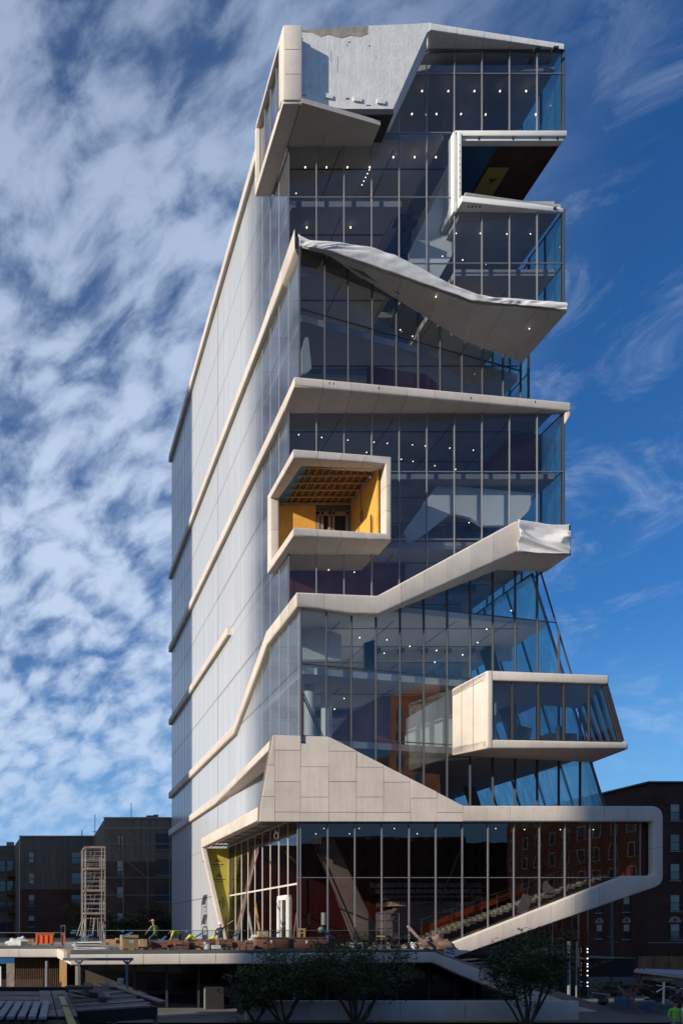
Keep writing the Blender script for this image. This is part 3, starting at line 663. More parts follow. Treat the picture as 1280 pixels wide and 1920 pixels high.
# --- open top right loggia
lg = bx('loggia_beam', (X(849, 48)-.02, 47.72, Z(253.5, 47.72)), (XR+.03, 48.3, Z(243.5, 47.72)), white_p, T, .03, 'white beam over the open corner loggia')
bx('loggia_beam', (X(864, 48), 47.85, Z(263, 47.85)), (XR-.1, 48.2, Z(256, 47.85)), white_p, T, .02)
b = MB()
for px_ in (896, 960, 1010, 1043): b.box((X(px_, 47.85), 47.83, Z(262, 47.85)), (X(px_+3, 47.85), 47.9, Z(256.5, 47.85)))
b.go('beam_slot', steel_d, T)
bx('loggia_post', (X(849, 47.75), 47.72, Z(397, 47.75)), (X(856, 47.75), 48.3, Z(247, 47.75)), white_p, T, .03)
bx('loggia_post', (X(858, 47.7), 47.66, Z(381, 47.7)), (X(864.5, 47.7), 48.3, Z(249, 47.7)), white_p, T, .03, 'inner white corner post with bolt holes')
b = MB()
for k in range(9): b.box((X(861, 47.66), 47.65, Z(270+k*12, 47.66)), (X(862, 47.66), 47.67, Z(273+k*12, 47.66)))
b.go('bolt_holes', steel_d, T)
bz = 46.2
hull('loggia_floor', [P(865, 366, 47.25), P(866, 377, 47.25), P(855, 396.5, 47.95), P(1056, 397.5, 47.95), P(1056, 391, 47.95), P(1045, 386, 48.0), (X(865, 47.3), 48.1, Z(366, 47.25)), (XR, 48.1, Z(366, 47.25)-.35), (X(865, 47.3), 48.1, bz+.2), (XR, 48.1, bz+.2)], white_p, T, .02, label='white wedge shaped floor edge of the corner loggia')
b = MB()
for px_ in (1000, 1038): b.box(tuple(P(px_, 387, 47.82)), tuple(P(px_+5, 391, 47.82)+Vector((0, .2, 0))))
for k in range(9): b.box(tuple(P(878+7*(k % 5), 380+5*(k//5), 47.45)), tuple(P(880+7*(k % 5), 381.5+5*(k//5), 47.45)+Vector((0, .1, 0))))
b.go('bolt_holes', steel_d, T)
hull('parapet_board', [P(872, 360, 47.4), P(1045, 385, 47.95), P(1045, 389, 47.95), P(872, 365, 47.4), P(872, 360, 47.4)+Vector((0, .12, 0)), P(1045, 385, 47.95)+Vector((0, .12, 0)), P(1045, 389, 47.95)+Vector((0, .12, 0)), P(872, 365, 47.4)+Vector((0, .12, 0))], mat('grey_board', (.33, .33, .32), .8), T)
bx('loggia_ceiling', (X(864, 48.2), 48.2, 50.85), (30.0, 54.5, 51.1), blue_mem, T, label='dark blue membrane on the loggia ceiling')
bx('loggia_ceiling', (30.0, 48.2, 50.83), (XR-.02, 54.5, 51.1), mat('rust_brown_board', (.07, .036, .022), .8, .3, 1.5), T, label='rust brown strip of loggia ceiling')
bx('loggia_deck', (X(866, 48.3), 48.12, bz+.25), (XR-.1, 54.2, 46.85), ceil_m, T)
ypt = bx('ceiling_board', (30.15, 49.7, 50.79), (31.55, 53.0, 50.83), mat('dull_yellow_board', (.36, .28, .06), .8), T, label='yellow board with a black mountain mark on the loggia ceiling')
b = MB()
for pts_ in ([(-.3, 0), (0, .35), (.3, 0), (.15, 0), (0, .18), (-.15, 0)],): b.prism([Vector((30.9+p[0], 50.4+p[1], 50.785)) for p in pts_[:3]], (0, 0, .004))
b.go('printed_mark', ink, ypt)
bx('loggia_wall', (X(866, 48.3), 54.2, 46.9), (XR-.3, 54.4, 50.9), blue_mem, T)
bx('loggia_wall', (X(860, 48.3), 48.3, 46.9), (X(860, 48.3)+.15, 54.4, 50.9), core_m, T)
# --- open mid box (loggia 1)
z1t, z1b = 29.5, 24.17
def q4(a, b_, c, d_): return sec(a, b_, c, d_)
nodes = [q4((15.8, 50.9, 29.6), (15.8, 50.25, 29.1), (16.42, 50.25, 29.1), (16.42, 50.9, 29.6)),
         q4((15.8, 45.7, 29.5), (15.8, 45.7, 28.97), (16.6, 46.4, 28.97), (16.6, 48.1, 29.5)),
         q4((22.07, 46.27, 29.4), (X(722.8, 46.25), 46.25, 28.93), (X(722.8, 46.25), 47.0, 28.93), (22.0, 48.1, 29.4)),
         q4((22.07, 46.27, 24.17), (X(722.8, 46.25), 46.25, 24.63), (X(722.8, 46.25), 47.0, 24.63), (22.05, 48.1, 24.17)),
         q4((15.8, 45.7, 24.17), (15.8, 45.7, 24.69), (16.6, 46.4, 24.69), (16.6, 48.1, 24.17)),
         q4((15.8, 50.9, 24.3), (15.8, 50.25, 24.85), (16.42, 50.25, 24.85), (16.42, 50.9, 24.3))]
ribbon('box_frame', T, nodes+[nodes[0]], .11, 2.0, splits=[3, 4, 3, 4, 3, 2], label='rounded cream frame of the open mid height box')
xr_ = X(712, 46.5)
bx('box_floor', (16.5, 46.6, 24.3), (22, 50.9, 24.62), gfrc, T)
bx('box_side_board', (xr_, 46.9, 24.6), (xr_+.12, 50.9, 28.95), orange_b, T, label='sunlit yellow board on the right wall of the open box')
bx('box_back_board', (16.45, 50.8, 24.6), (X(592, 50.8), 50.92, 28.95), orange_b, T, label='orange board on the back wall of the open box')
bx('box_back_header', (X(592, 50.8), 50.8, Z(962, 50.8)), (xr_, 50.92, 28.95), mat('brown_frame', (.13, .09, .06), .8), T)
b = MB()
for px_ in (594, 601, 615, 622, 648, 655): b.box((X(px_, 50.8), 50.72, 24.6), (X(px_, 50.8)+.16, 50.9, Z(958, 50.8)))
b.box((X(594, 50.8), 50.72, Z(966, 50.8)), (X(656, 50.8), 50.9, Z(960, 50.8)))
b.go('door_frame', mat('timber_frame', (.27, .20, .13), .8, .2), T)
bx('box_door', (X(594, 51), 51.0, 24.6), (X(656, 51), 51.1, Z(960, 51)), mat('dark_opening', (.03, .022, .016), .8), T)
bx('box_ceiling', (16.45, 46.4, 29.15), (xr_, 50.9, 29.38), mat('brown_deck', (.14, .08, .04), .9, .3), T)
bx('ceiling_membrane', (16.45, 46.6, 29.1), (17.1, 50.85, 29.15), mat('blue_sheet', (.06, .20, .34), .6, .25), T)
for k in range(6):
    y = 46.75+k*.78; b = MB(); b.bar((16.75, y, 28.98), (xr_-.1, y, 28.98), .07, .09); b.go('joist', joist_m, T)
b = MB()
for k in range(10): b.bar((17.3+k*.45, 46.7, 29.08), (17.3+k*.45, 50.8, 29.08), .05, .07)
b.go('cross_batten', joist_m, T)
b = MB()
for j in range(9):
    a = j*.7; b.tube((xr_-.06, 49.0+.16*math.cos(a), 27.2+.35*math.sin(a)), (xr_-.06, 49.0+.16*math.cos(a+.7), 27.2+.35*math.sin(a+.7)), .03, n=5)
    b.tube((xr_-.06, 49.5+.1*math.cos(a), 26.0+.25*math.sin(a)), (xr_-.06, 49.5+.1*math.cos(a+.7), 26.0+.25*math.sin(a+.7)), .025, n=5)
b.tube((xr_-.06, 49.1, 28.9), (xr_-.06, 49.05, 27.5), .02, n=5); b.tube((xr_-.06, 49.4, 26.9), (xr_-.06, 49.5, 26.2), .02, n=5)
b.go('cable_coil', mat('cable_brown', (.16, .10, .05), .7), T)
b = MB(); b.box((X(706, 46.6), 47.4, 24.9), (X(706, 46.6)+.05, 47.5, 26.4)); b.go('box_batten', steel_d, T)
# --- glazed box over the podium (right)
dk = 44.7
q0, _ = plK.px(846, 1290); BL = plK.w(q0, 0)
def kp(px, z): q = plK.s_px(px); p = plK.w(q, z, .02); return p
FLt, FRt, FLb, FRb = P(912.8, 1257, dk), P(1141, 1266, dk+.3), P(912.8, 1404, dk), P(1179, 1405, dk+.3)
zt, zb = FLt.z, FLb.z
BLt, BLb, BRb, BRt = kp(846, 15.55), kp(846, 11.25), kp(1112, 11.35), kp(1085, 15.5)
inn = Vector((0, 0, 1))
hull('box_roof', [FLt, FRt, BLt, BRt, FLt-inn*.6, FRt-inn*.55, BLt-inn*.6, BRt-inn*.6], gfrc, T, .09, label='flat cream lid of the glazed corner box')
hull('box_floor', [FLb, FRb, BLb, BRb, FLb+inn*.55, P(1176, 1392, dk+.3), BLb+inn*.6, BRb+inn*.6], gfrc, T, .09, label='cream base of the glazed corner box with a deep soffit')
wd = X(925, dk)-X(912.8, dk)
hull('box_side_wall', [FLt, BLt, FLb, BLb, FLt+Vector((wd, .3, 0)), FLb+Vector((wd, .3, 0)), FLt+Vector((wd, 0, 0)), FLb+Vector((wd, 0, 0)), BLt+Vector((.6, 0, 0)), BLb+Vector((.6, 0, 0))], gfrc, T, .10, label='sunlit plain side wall of the glazed corner box')
for px_ in (888, 866):
    t = (912.8-px_)/66.8; a = FLt.lerp(BLt, t); c = FLb.lerp(BLb, t); n_ = Vector((-.012, -.004, 0)); bb = MB(); bb.bar(a+n_-inn*.1, c+n_+inn*.1, .012, .02); bb.go('panel_joint', gfrc_in, T)
plB = VP((X(922, dk+.25), dk+.25), (X(1170, dk+.5), dk+.5))
pB = poly(plB, [(922, 1274), (1133, 1282), (1164, 1391), (922, 1388)])
glazing(T, 'box_window', plB, pB, [plB.s_px(v) for v in (959.5, 1008.5, 1055.8, 1103)], [], G_front, steel_d, mw=.09, md=.18)
# right glazed side of the box: leaning dark posts
r0t, r0b = plB.w(*plB.px(1133, 1283)), plB.w(*plB.px(1164, 1391)); r1t, r1b = kp(1086, 15.0), kp(1120, 11.9)
b = MB()
for t in (0, .02, .25, .5, .75, 1): b.bar(r0t.lerp(r1t, t), r0b.lerp(r1b, t), .14, .3, up=(1, 0, 0))
b.bar(r0b, r1b, .12); b.bar(r0t, r1t, .12); b.go('box_side_frame', steel_d, T)
b = MB(); b.prism([r0b, r1b, r1t, r0t], (.02, 0, 0)); b.go('glass_pane', G_right, T)
b = MB(); b.tube((X(1050, 46.2), 46.2, 11.6), (X(1050, 46.2), 46.2, 12.6), .25); b.box((X(1020, 46.5), 46.2, 11.5), (X(1075, 46.5), 47.0, 12.2)); b.rbox((X(985, 46), 46.2, 12.2), (.9, .1, .8), 0, 0, .2); b.go('stored_material', steel_d, T)

# --- interior features seen through the glass
def wall_px(name, pts, d, m, th=.25, label=None):
    b = MB(); b.prism([P(x, y, d) for x, y in pts], (0, th, 0)); return b.go(name, m, T, label=label)
gl_white = mat('pale_stair_wall', (.80, .86, .80), .7, .05)
wall_px('stair_wall', [(768, 488), (768, 470), (852, 300), (852, 470), (800, 560), (768, 560)], 50.2, gl_white, label='pale stair wall catching the sun inside the upper floors')
wall_px('stair_wall', [(757, 998), (833, 890), (848, 890), (862, 912), (1003, 925), (990, 958), (965, 985), (905, 985), (880, 970), (845, 962), (800, 998), (765, 1020)], 49.0, gl_white, label='pale folded stair parapet inside the middle floors')
wall_px('stair_wall', [(763, 1347), (846, 1296), (930, 1300), (930, 1418), (763, 1433)], 49.6, gl_white, label='pale screen wall behind the lower glazing')
wall_px('red_wall', [(616, 1384), (655, 1340), (715, 1305), (860, 1298), (860, 1400), (700, 1412)], 50.6, red_m, label='dark red auditorium wall')
wall_px('red_wall', [(690, 686), (690, 724), (840, 738), (800, 702)], 49.6, red_m)
wall_px('red_wall', [(826, 668), (862, 678), (862, 706), (826, 690)], 51.6, mat('bright_red_panel', (.50, .09, .03), .7), label='bright red panel on the upper terrace')
wall_px('red_wall', [(900, 875), (960, 815), (1000, 810), (1050, 830), (1020, 912), (990, 912), (890, 905)], 50.2, red_m)
wall_px('red_wall', [(541, 1062), (700, 1062), (760, 1010), (760, 1090), (700, 1125), (541, 1125)], 50.4, mat('maroon_wall', (.22, .07, .06), .8, .1))
wall_px('inner_wall', [(572, 632), (578, 632), (584, 690), (575, 698), (566, 700), (566, 655)], 47.4, white_p, .2)
wall_px('inner_wall', [(566, 650), (690, 655), (690, 705), (566, 700)], 50.5, mat('pale_blue_board', (.30, .38, .42), .8, .1))
wall_px('stair_wall', [(565, 1165), (640, 1190), (640, 1236), (565, 1236)], 50.0, white_p)
wall_px('inner_wall', [(684, 1205), (702, 1200), (702, 1255), (684, 1255)], 48.6, steel_d)
wall_px('balcony_front', [(700, 1182), (905, 1206), (960, 1212), (960, 1238), (700, 1240)], 54, core_m)
b = MB(); b.tube((X(580, 48.5), 48.5, 11.9), (X(580, 48.5), 48.5, 16), .35, n=14); b.tube((X(612, 50), 50, 11.9), (X(612, 50), 50, 16), .35, n=14); b.go('column', white_p, T, True)
b = MB()      # stair handrails behind the lower glass
for dz in (0, .35, .9): b.bar(P(616, 1382, 51)+Vector((0, 0, dz)), P(846, 1262, 51)+Vector((0, 0, dz)), .05)
for k in range(9): p = P(616, 1382, 51).lerp(P(846, 1262, 51), k/8); b.bar(p, p+Vector((0, 0, .9)), .04)
b.go('handrail', mat('steel_rail', (.35, .33, .38), .4, metal=.5), T)
b = MB(); b.bar(P(565, 1300, 47.6), P(602, 1382, 47.6), .07); b.bar(P(569, 1300, 47.6), P(606, 1382, 47.6), .05); b.go('brace_rod', steel_d, T)
hull('wood_strip', [P(756, 957, 50), P(775, 966, 50), P(775, 968, 50), P(756, 959, 50), P(756, 957, 50.2), P(775, 966, 50.2)], joist_m, T)
lad = MB()
for s_ in (0, .42): lad.bar((16.9, 47.2+s_, 12), (16.9, 47.2+s_, 14.8), .06)
for k in range(9): lad.bar((16.9, 47.2, 12.2+k*.3), (16.9, 47.62, 12.2+k*.3), .04)
la = lad.go('ladder', mat('red_ladder', (.42, .06, .04), .6)); tag(la, 'red ladder standing behind the clear side glass above the podium', 'ladder')
# ceiling lights
lampm = emis('lamp_glow', (1, .74, .46), 6)
lampw = emis('lamp_glow_white', (1, .82, .62), 4)
lmp = MB(); lmp.ball((0, 0, 0), .032, 8, 5)
me_l = bpy.data.meshes.new('ceiling_light'); me_l.from_pydata(lmp.v, [], lmp.f); me_l.materials.append(lampw)
lmp2 = MB(); lmp2.ball((0, 0, 0), .04, 8, 5, 1.5); me_w = bpy.data.meshes.new('ceiling_light'); me_w.from_pydata(lmp2.v, [], lmp2.f); me_w.materials.append(lampm)
def lamp(p, me=me_l):
    o = bpy.data.objects.new('ceiling_light', me); o.parent = T; COL.objects.link(o); o.location = Vector(p)-T.location
def lamps(zc, pxs, d, me=me_l):
    for px_ in pxs: lamp((X(px_, d), d, zc), me)
for (pxs, py) in (((791, 840, 889, 937, 986), 170), ((772, 818, 864), 213), ((799, 910, 955, 1004), 214), ((737, 777, 817), 294), ((572, 612, 651), 313), ((693,), 313)):
    for px_ in pxs: lamp(P(px_, py, 49.2), me_w)
for k in range(5): lamp(P(692-3.4*k, 318+7*k, 50), me_l)
for (px_, py) in ((575, 426), (657, 426)): lamp(P(px_, py, 49.5), me_w)
for (px_, py) in ((855, 437), (900, 437), (950, 438), (994, 438), (829, 480), (867, 487), (911, 495), (1049, 463), (1032, 197), (555, 362)): lamp(P(px_, py, 49.5), me_l)
for (px_, py) in ((594, 536), (627, 548), (578, 580), (611, 592), (667, 568), (708, 593), (750, 618), (645, 605), (690, 630), (773, 630), (595, 634), (668, 658), (706, 670), (744, 683), (723, 714), (780, 695)): lamp(P(px_, py, 52.2), me_l)
for (px_, py) in ((817, 555), (906, 596), (992, 615)): lamp(P(px_, py+1, 47.3 if px_ < 900 else 48.7), me_l)
for (px_, py) in ((560, 815), (603, 820), (652, 825), (701, 829), (726, 831), (687, 848), (773, 834), (797, 836), (843, 840), (887, 844), (903, 900), (752, 861), (774, 865), (815, 873), (899, 957), (854, 880), (861, 951), (826, 964), (790, 904), (932, 988), (785, 1007), (879, 980), (567, 1065), (616, 1069), (664, 1073), (765, 1028)): lamp(P(px_, py, 50.2), me_l)
for (px_, py) in ((598, 1280), (581, 1306), (645, 1310), (662, 1286), (627, 1330), (768, 1212), (818, 1220), (867, 1228), (725, 1200), (674, 1196), (865, 1170), (912, 1180), (720, 1225), (815, 1242), (958, 1145), (895, 1205)): lamp(P(px_, py, 49.6), me_l)
for (px_, py) in ((607, 1554), (592, 1564), (655, 1564), (673, 1554), (739, 1554), (782, 1564), (929, 1554), (983, 1556), (1050, 1556), (1112, 1556)): lamp(P(px_, py, 49.0), me_l)
for k, z in enumerate(LV[1:]):
    b = MB()
    for y in (50.2, 53.4, 56.6): b.box((XL+.8, y, z-.435), (23.4 if k in (6, 7) else 32.5, y+.09, z-.415))
    for x in (20.0, 23.5, 27.6, 31.2): b.box((x, 49.0 if k not in (5,) else 52.6, z-.434), (x+.05, 58, z-.416))
    b.go('ceiling_slot', steel_d, T)
for k in (1, 2, 3, 4, 6, 9):
    z = LV[k]-.44; y = 53.4+.4*(k % 3); b = MB(); b.box((17.2 if k % 2 else 24.2, y, z-.45), (31.5 if k % 2 else 32.6, y+.55, z-.02))
    for j in range(5): b.box((17.6+3*j if k % 2 else 24.5+1.7*j, y-.6, z-.3), (17.9+3*j if k % 2 else 24.8+1.7*j, y+1.1, z-.05))
    b.go('ceiling_duct', mat('duct_metal', (.22, .22, .22), .5, .1, metal=.4), T)
# added spots on a grid brighten each floor, apart from the glowing ceiling lights
def room_light(x, y, z, e):
    l = bpy.data.lights.new('room_fill', 'SPOT'); l.energy = e; l.color = (1, .90, .78); l.shadow_soft_size = .06; l.spot_size = math.radians(140); l.spot_blend = .6
    o = bpy.data.objects.new('room_fill', l); o.location = (x, y, z); COL.objects.link(o)
for k, z in enumerate(LV):
    for x in (19.5, 25.0, 30.8): room_light(x, 52.0, z+3.9, 130 if k in (0, 1) else 60)
# podium hall
bx('hall_ceiling', (XL+.2, 46.6, 7.0), (X(1230, 47), 62, 7.3), brown_m, T)
bx('hall_wall', (XL+.4, 57.5, DZ), (42, 57.8, 7.0), mat('maroon_hall', (.10, .018, .013), .75, .12), T, label='dark red rear wall of the podium hall')
bx('hall_wall', (X(1224, 46.8), 46.7, Z(1640, 46.5)), (X(1230, 46.8), 58, 7.0), red_m, T)
ic = hull('inclined_pier', [P(586, 1565, 49), P(622, 1565, 49), P(716, 1765, 49), P(660, 1765, 49), P(586, 1565, 49.9), P(622, 1565, 49.9), P(716, 1765, 49.9), P(660, 1765, 49.9)], conc_int, T, .04, label='big inclined concrete pier inside the podium hall')
b = MB(); b.bar(P(583, 1572, 48.8), P(668, 1768, 48.8), .05); b.go('pier_trim', alu, T)
# raked seating
sa, sb = P(690, 1735, 53), P(1000, 1655, 53)
hull('seating_rake', [P(705, 1762, 52.2), P(705, 1712, 52.2), P(760, 1700, 53), P(900, 1690, 55), P(900, 1762, 52.2), P(705, 1712, 57), P(760, 1700, 57), P(900, 1680, 57), P(705, 1762, 57), P(900, 1762, 57)], mat('cream_riser', (.58, .55, .48), .8, .1), T)
seat = MB(); seat.rbox((0, 0, .16), (.42, .07, .30), 0, -.2); seat.rbox((0, -.2, .02), (.42, .36, .07)); smesh = bpy.data.meshes.new('seat'); smesh.from_pydata([tuple(v) for v in seat.v], [], seat.f); smesh.materials.append(mat('white_seat', (.82, .79, .74), .6))
bank_ = bx('seat_bank', (X(740, 54), 54.3, Z(1700, 54.5)), (X(895, 54), 57, Z(1684, 54.5)), mat('riser_dark', (.12, .10, .09), .8), T, label='bank of pale auditorium seats')
for r_ in range(5):
    for k in range(13+r_):
        o = bpy.data.objects.new('seat', smesh); lk(o, bank_); o.location = (X(742-r_*2, 53.5)+k*.50, 53.5+r_*.75, Z(1712, 53.5)+r_*.50)
# ascending stair with lit treads
st0, st1 = P(806, 1752, 49.5), P(1125, 1638, 49.5)
sm = emis('tread_glow', (.75, 1.0, .78), .20)
trd = mat('glass_tread', (.55, .66, .55), .35)
stf = hull('stair_flight', [st0+Vector((0, 0, -.35)), st1+Vector((0, 0, -.35)), st1+Vector((0, 1.6, -.35)), st0+Vector((0, 1.6, -.35)), st0+Vector((0, 0, -.8)), st1+Vector((0, 0, -.8)), st1+Vector((0, 1.6, -.8)), st0+Vector((0, 1.6, -.8))], steel_d, T, label='long stair rising to the right with pale treads')
n_ = 27
for k in range(n_):
    p = st0.lerp(st1, k/(n_-1)); c = bx('tread', (p.x, p.y-.02, p.z-.26), (p.x+.46, p.y+1.6, p.z-.08), trd, stf)
b = MB(); b.bar(P(790, 1747, 51.2), P(985, 1664, 51.2), .5, .10, up=(0, 1, 0)); b.go('stair_stringer', mat('red_stringer', (.50, .10, .03), .6), T, label='bright red stair stringer')
b = MB()
a_, c_ = P(790, 1725, 50.6), P(1130, 1605, 50.6)
b.bar(a_, c_, .05); b.bar(a_+Vector((0, 0, -.35)), c_+Vector((0, 0, -.35)), .035)
for k in range(13): p = a_.lerp(c_, k/12); b.bar(p, p+Vector((0, 0, -1.0)), .04)
b.go('handrail', alu, T)
for (pts_, dd) in (([(968, 1712), (981, 1676), (999, 1682), (986, 1716)], 47.2), ([(1010, 1664), (1023, 1652), (1042, 1672), (1032, 1684)], 47.4)):
    bb = MB(); bb.prism([P(x, y, dd) for x, y in pts_], (0, .04, 0)); o = bb.go('leaning_sheet', mat('grey_blue_sheet', (.38, .43, .45), .5)); 
    tag(o, 'blue grey sheet lying across the stair, nearer the terrace' if dd == 47.2 else 'blue grey sheet lying across the stair, higher up', 'sheet', 'sheets stored on the stair')
b = MB(); b.bar(P(860, 1600, 52), P(820, 1700, 52), .12); b.bar(P(868, 1648, 52), P(900, 1706, 52), .12); b.go('raking_prop', alu, T)
for k in range(6):
    b = MB(); c = P(690+k*27, 1571+R.uniform(-3, 3), 47.8); b.rbox(c, (.25, .2, .3), R.random()); b.go('hall_lamp_box', mat('hall_box', (.45, .40, .34), .7), T)
# --- draped tarps
def drape(name, top, bot, m, lab, n=60, rows=7, amp=.12, seed=3, fx=8, fy=2, sk=1.5):
    vs = []; O = Vector((0, -1, 0))
    def at(path, t):
        k = t*(len(path)-1); i = min(int(k), len(path)-2); return path[i].lerp(path[i+1], k-i)
    def rid(a, b): return 1-abs(noise.noise(Vector((a, b, seed))))*2.2
    for r_ in range(rows):
        v_ = r_/(rows-1)
        for i in range(n+1):
            t = i/n; p = at(top, t).lerp(at(bot, t), v_); e = .35+.65*math.sin(math.pi*min(1, v_*1.05))
            nz = .75*rid(t*fx+v_*sk, v_*fy-t*2)+.3*noise.noise(Vector((t*fx*.9, v_*fy, seed+9)))+.4*noise.noise(Vector((t*fx*.6, v_, seed+5)))
            vs.append(p+O*(amp*max(0, nz+.25)*e+.03)+Vector((0, 0, .3*amp*noise.noise(Vector((t*fx*1.4, seed, v_*2))))))
    fs_ = [(r_*(n+1)+i, r_*(n+1)+i+1, (r_+1)*(n+1)+i+1, (r_+1)*(n+1)+i) for r_ in range(rows-1) for i in range(n)]
    o = obj(name, vs, fs_, m, None, False); o.data.shade_smooth(); md = o.modifiers.new('t', 'SOLIDIFY'); md.thickness = .01
    return tag(o, lab, 'tarp')
top = [P(558, 440, 45.8), P(580, 452, 45.85), P(625, 455, 45.9), P(665, 460, 46.1), P(700, 466, 46.3), P(740, 480, 46.5), P(780, 500, 46.8), P(830, 528, 47.1), P(885, 552, 47.4), P(930, 559, 47.55), P(965, 561, 47.7), P(1010, 565, 47.75), P(1062, 569, 47.8)]
bot = [P(561, 463, 45.7), P(580, 465, 45.75), P(612, 470, 45.9), P(700, 500, 46.35), P(788, 531, 46.85), P(886, 565, 47.35), P(930, 569, 47.45), P(965, 572, 47.6), P(1010, 576, 47.65), P(1062, 582, 47.7)]
drape('draped_tarp', top, bot, tarp_m, 'long off white tarp draped over the upper soffit edge', 220, 12, .12, 3, 17, 1.0, 2.2)
drape('draped_tarp', [P(968, 976, 47.1), P(1000, 980, 47.2), P(1035, 984, 47.3), P(1066, 985, 47.4)], [P(969, 1034, 47.1), P(1000, 1037, 47.2), P(1035, 1039, 47.3), P(1066, 1040, 47.4)], tarp_m, 'creased off white tarp hung over the end of the climbing band', 70, 44, .30, 9, .8, 4.0, .6)
b = MB(); b.bar(P(1068, 984, 47.4), P(1068, 1042, 47.4), .06); b.bar(P(1066, 984, 47.5), P(1060, 984, 48), .05); b.go('tarp_post', steel_d, T)
# gulls and bolt heads on the bands
b = MB()
for (px_, py) in ((617, 716), (625, 717), (709, 725), (882, 744), (1003, 751)): b.box(tuple(P(px_, py, 45.9)), tuple(P(px_+1.6, py+4, 45.9)+Vector((0, .03, 0))))
b.go('lifting_socket', steel_d, T)
# ------------------------------------------------------------------ terrace
deck_m = mat('terrace_paving', (.30, .24, .21), .9, .3, 1.5, .3, 10)
steel_g = mat('grey_edge_metal', (.13, .15, .14), .5, .1, metal=.3)
TE = empty('raised_terrace', (2, 42, GZ), 'raised cream edged terrace with glass railing in front of the tower', 'terrace')
XD0 = 1.9
bx('terrace_slab', (-16, 53.2, DZ-.6), (XD0-.1, 110, DZ), deck_m, TE)
bx('terrace_slab', (XD0-.1, 42.15, DZ-.6), (XL, 110, DZ), deck_m, TE)
bx('terrace_slab', (XL, 42.15, DZ-.6), (X(812, 42), 58, DZ), deck_m, TE)
bx('ground_floor_slab', (X(812, 42), 46.5, DZ-.4), (33, 58, DZ-.02), steel_d, TE)
def fsec(x, y, zt, zb, th=.45): return sec((x, y, zt), (x, y, zb), (x, y+th, zb), (x, y+th, zt))
zt, zb = Z(1790.5, 42), Z(1810.5, 42)
FA = [fsec(X(133, 42), 42, zt, zb), fsec(X(812, 42), 42, Z(1786, 42), Z(1806, 42)), fsec(X(862, 42), 42, Z(1805, 42), Z(1829, 42)), fsec(X(1088, 42), 42, Z(1889, 42), Z(1921, 42)), fsec(X(1215, 42), 42, Z(1922, 42), Z(1955, 42))]
ribbon('edge_band', TE, FA, .08, 2.1, splits=[10, 1, 4, 2], gap=.014, label='cream terrace edge band that bends down to the street on the right')
ribbon('edge_band', TE, [fsec(-20, 53, Z(1780, 53), Z(1796, 53)), fsec(X(107, 53), 53, Z(1780, 53), Z(1796, 53))], .08, 2.4, splits=[8], gap=.014, label='cream edge band of the set back part of the terrace')
b = [sec((1.55, 53.2, zt+.05), (1.55, 53.2, zb), (2.0, 53.2, zb), (2.0, 53.2, zt+.05)), sec((2.0, 42.05, zt), (2.0, 42.05, zb), (2.45, 42.3, zb), (2.45, 42.3, zt))]
ribbon('edge_band', TE, b, .06, 3, splits=[4], label='short cream edge band joining the two terrace fronts')
bx('edge_trim', (2.0, 42.05, zt+.01), (X(812, 42), 42.2, DZ), steel_g, TE)
bx('edge_trim', (-20, 53.05, Z(1780, 53)), (1.7, 53.2, DZ), steel_g, TE)
# glass railing
RA = empty('glass_railing', (2, 42.1, DZ), 'frameless glass railing with a thin steel top rail along the terrace edge', 'railing')
k = 0; x = 2.05
while x < X(700, 42):
    bx('glass_pane', (x+.015, 42.08, DZ-.05), (x+1.98, 42.1, -.03), G_rail, RA); x += 2.0
b = MB(); b.bar((2.05, 42.09, -.01), (X(712, 42), 42.09, -.01), .05, .035); b.go('top_rail', alu, RA)
RB = empty('glass_railing', (-4, 53.1, DZ), 'farther glass railing on the set back left part of the terrace', 'railing')
x = -14.0
while x < 1.4: bx('glass_pane', (x+.015, 53.12, DZ-.05), (x+1.95, 53.14, -.2), G_rail, RB); x += 1.97
b = MB(); b.bar((-14, 53.13, -.17), (1.75, 53.13, -.17), .05, .035); b.go('top_rail', alu, RB)
RC = empty('glass_screen', (1.9, 46, DZ), 'tall glass end screen standing at the terrace corner', 'screen')
bx('glass_pane', (1.70, 43.0, DZ-.1), (1.73, 50.5, .28), glass('glass_screen', (.86, .90, .90), .09), RC)
b = MB(); b.bar((1.715, 43.0, -1.2), (1.715, 43.0, .28), .03); b.bar((1.715, 50.5, -1.2), (1.715, 50.5, .28), .03); b.bar((1.715, 43, .28), (1.715, 50.5, .28), .03); b.go('screen_edge', alu, RC)
blue_t = mat('blue_tape', (.02, .16, .36), .6)
b = MB()
for (x0, y0, x1, y1) in ((150, 1762, 175, 1752), (228, 1757, 248, 1749), (296, 1768, 312, 1756), (366, 1758, 382, 1749), (437, 1757, 452, 1749), (508, 1755, 524, 1748), (602, 1744, 628, 1760), (606, 1760, 618, 1748), (836, 1778, 851, 1786), (835, 1786, 852, 1790), (132, 1750, 142, 1749), (228, 1748, 233, 1745)):
    b.bar(P(x0, y0, 42.02), P(x1, y1, 42.02), .02, .09, up=(0, 0, 1))
tag(b.go('tape_strips', blue_t), 'blue protective tape stuck across the railing glass', 'tape')
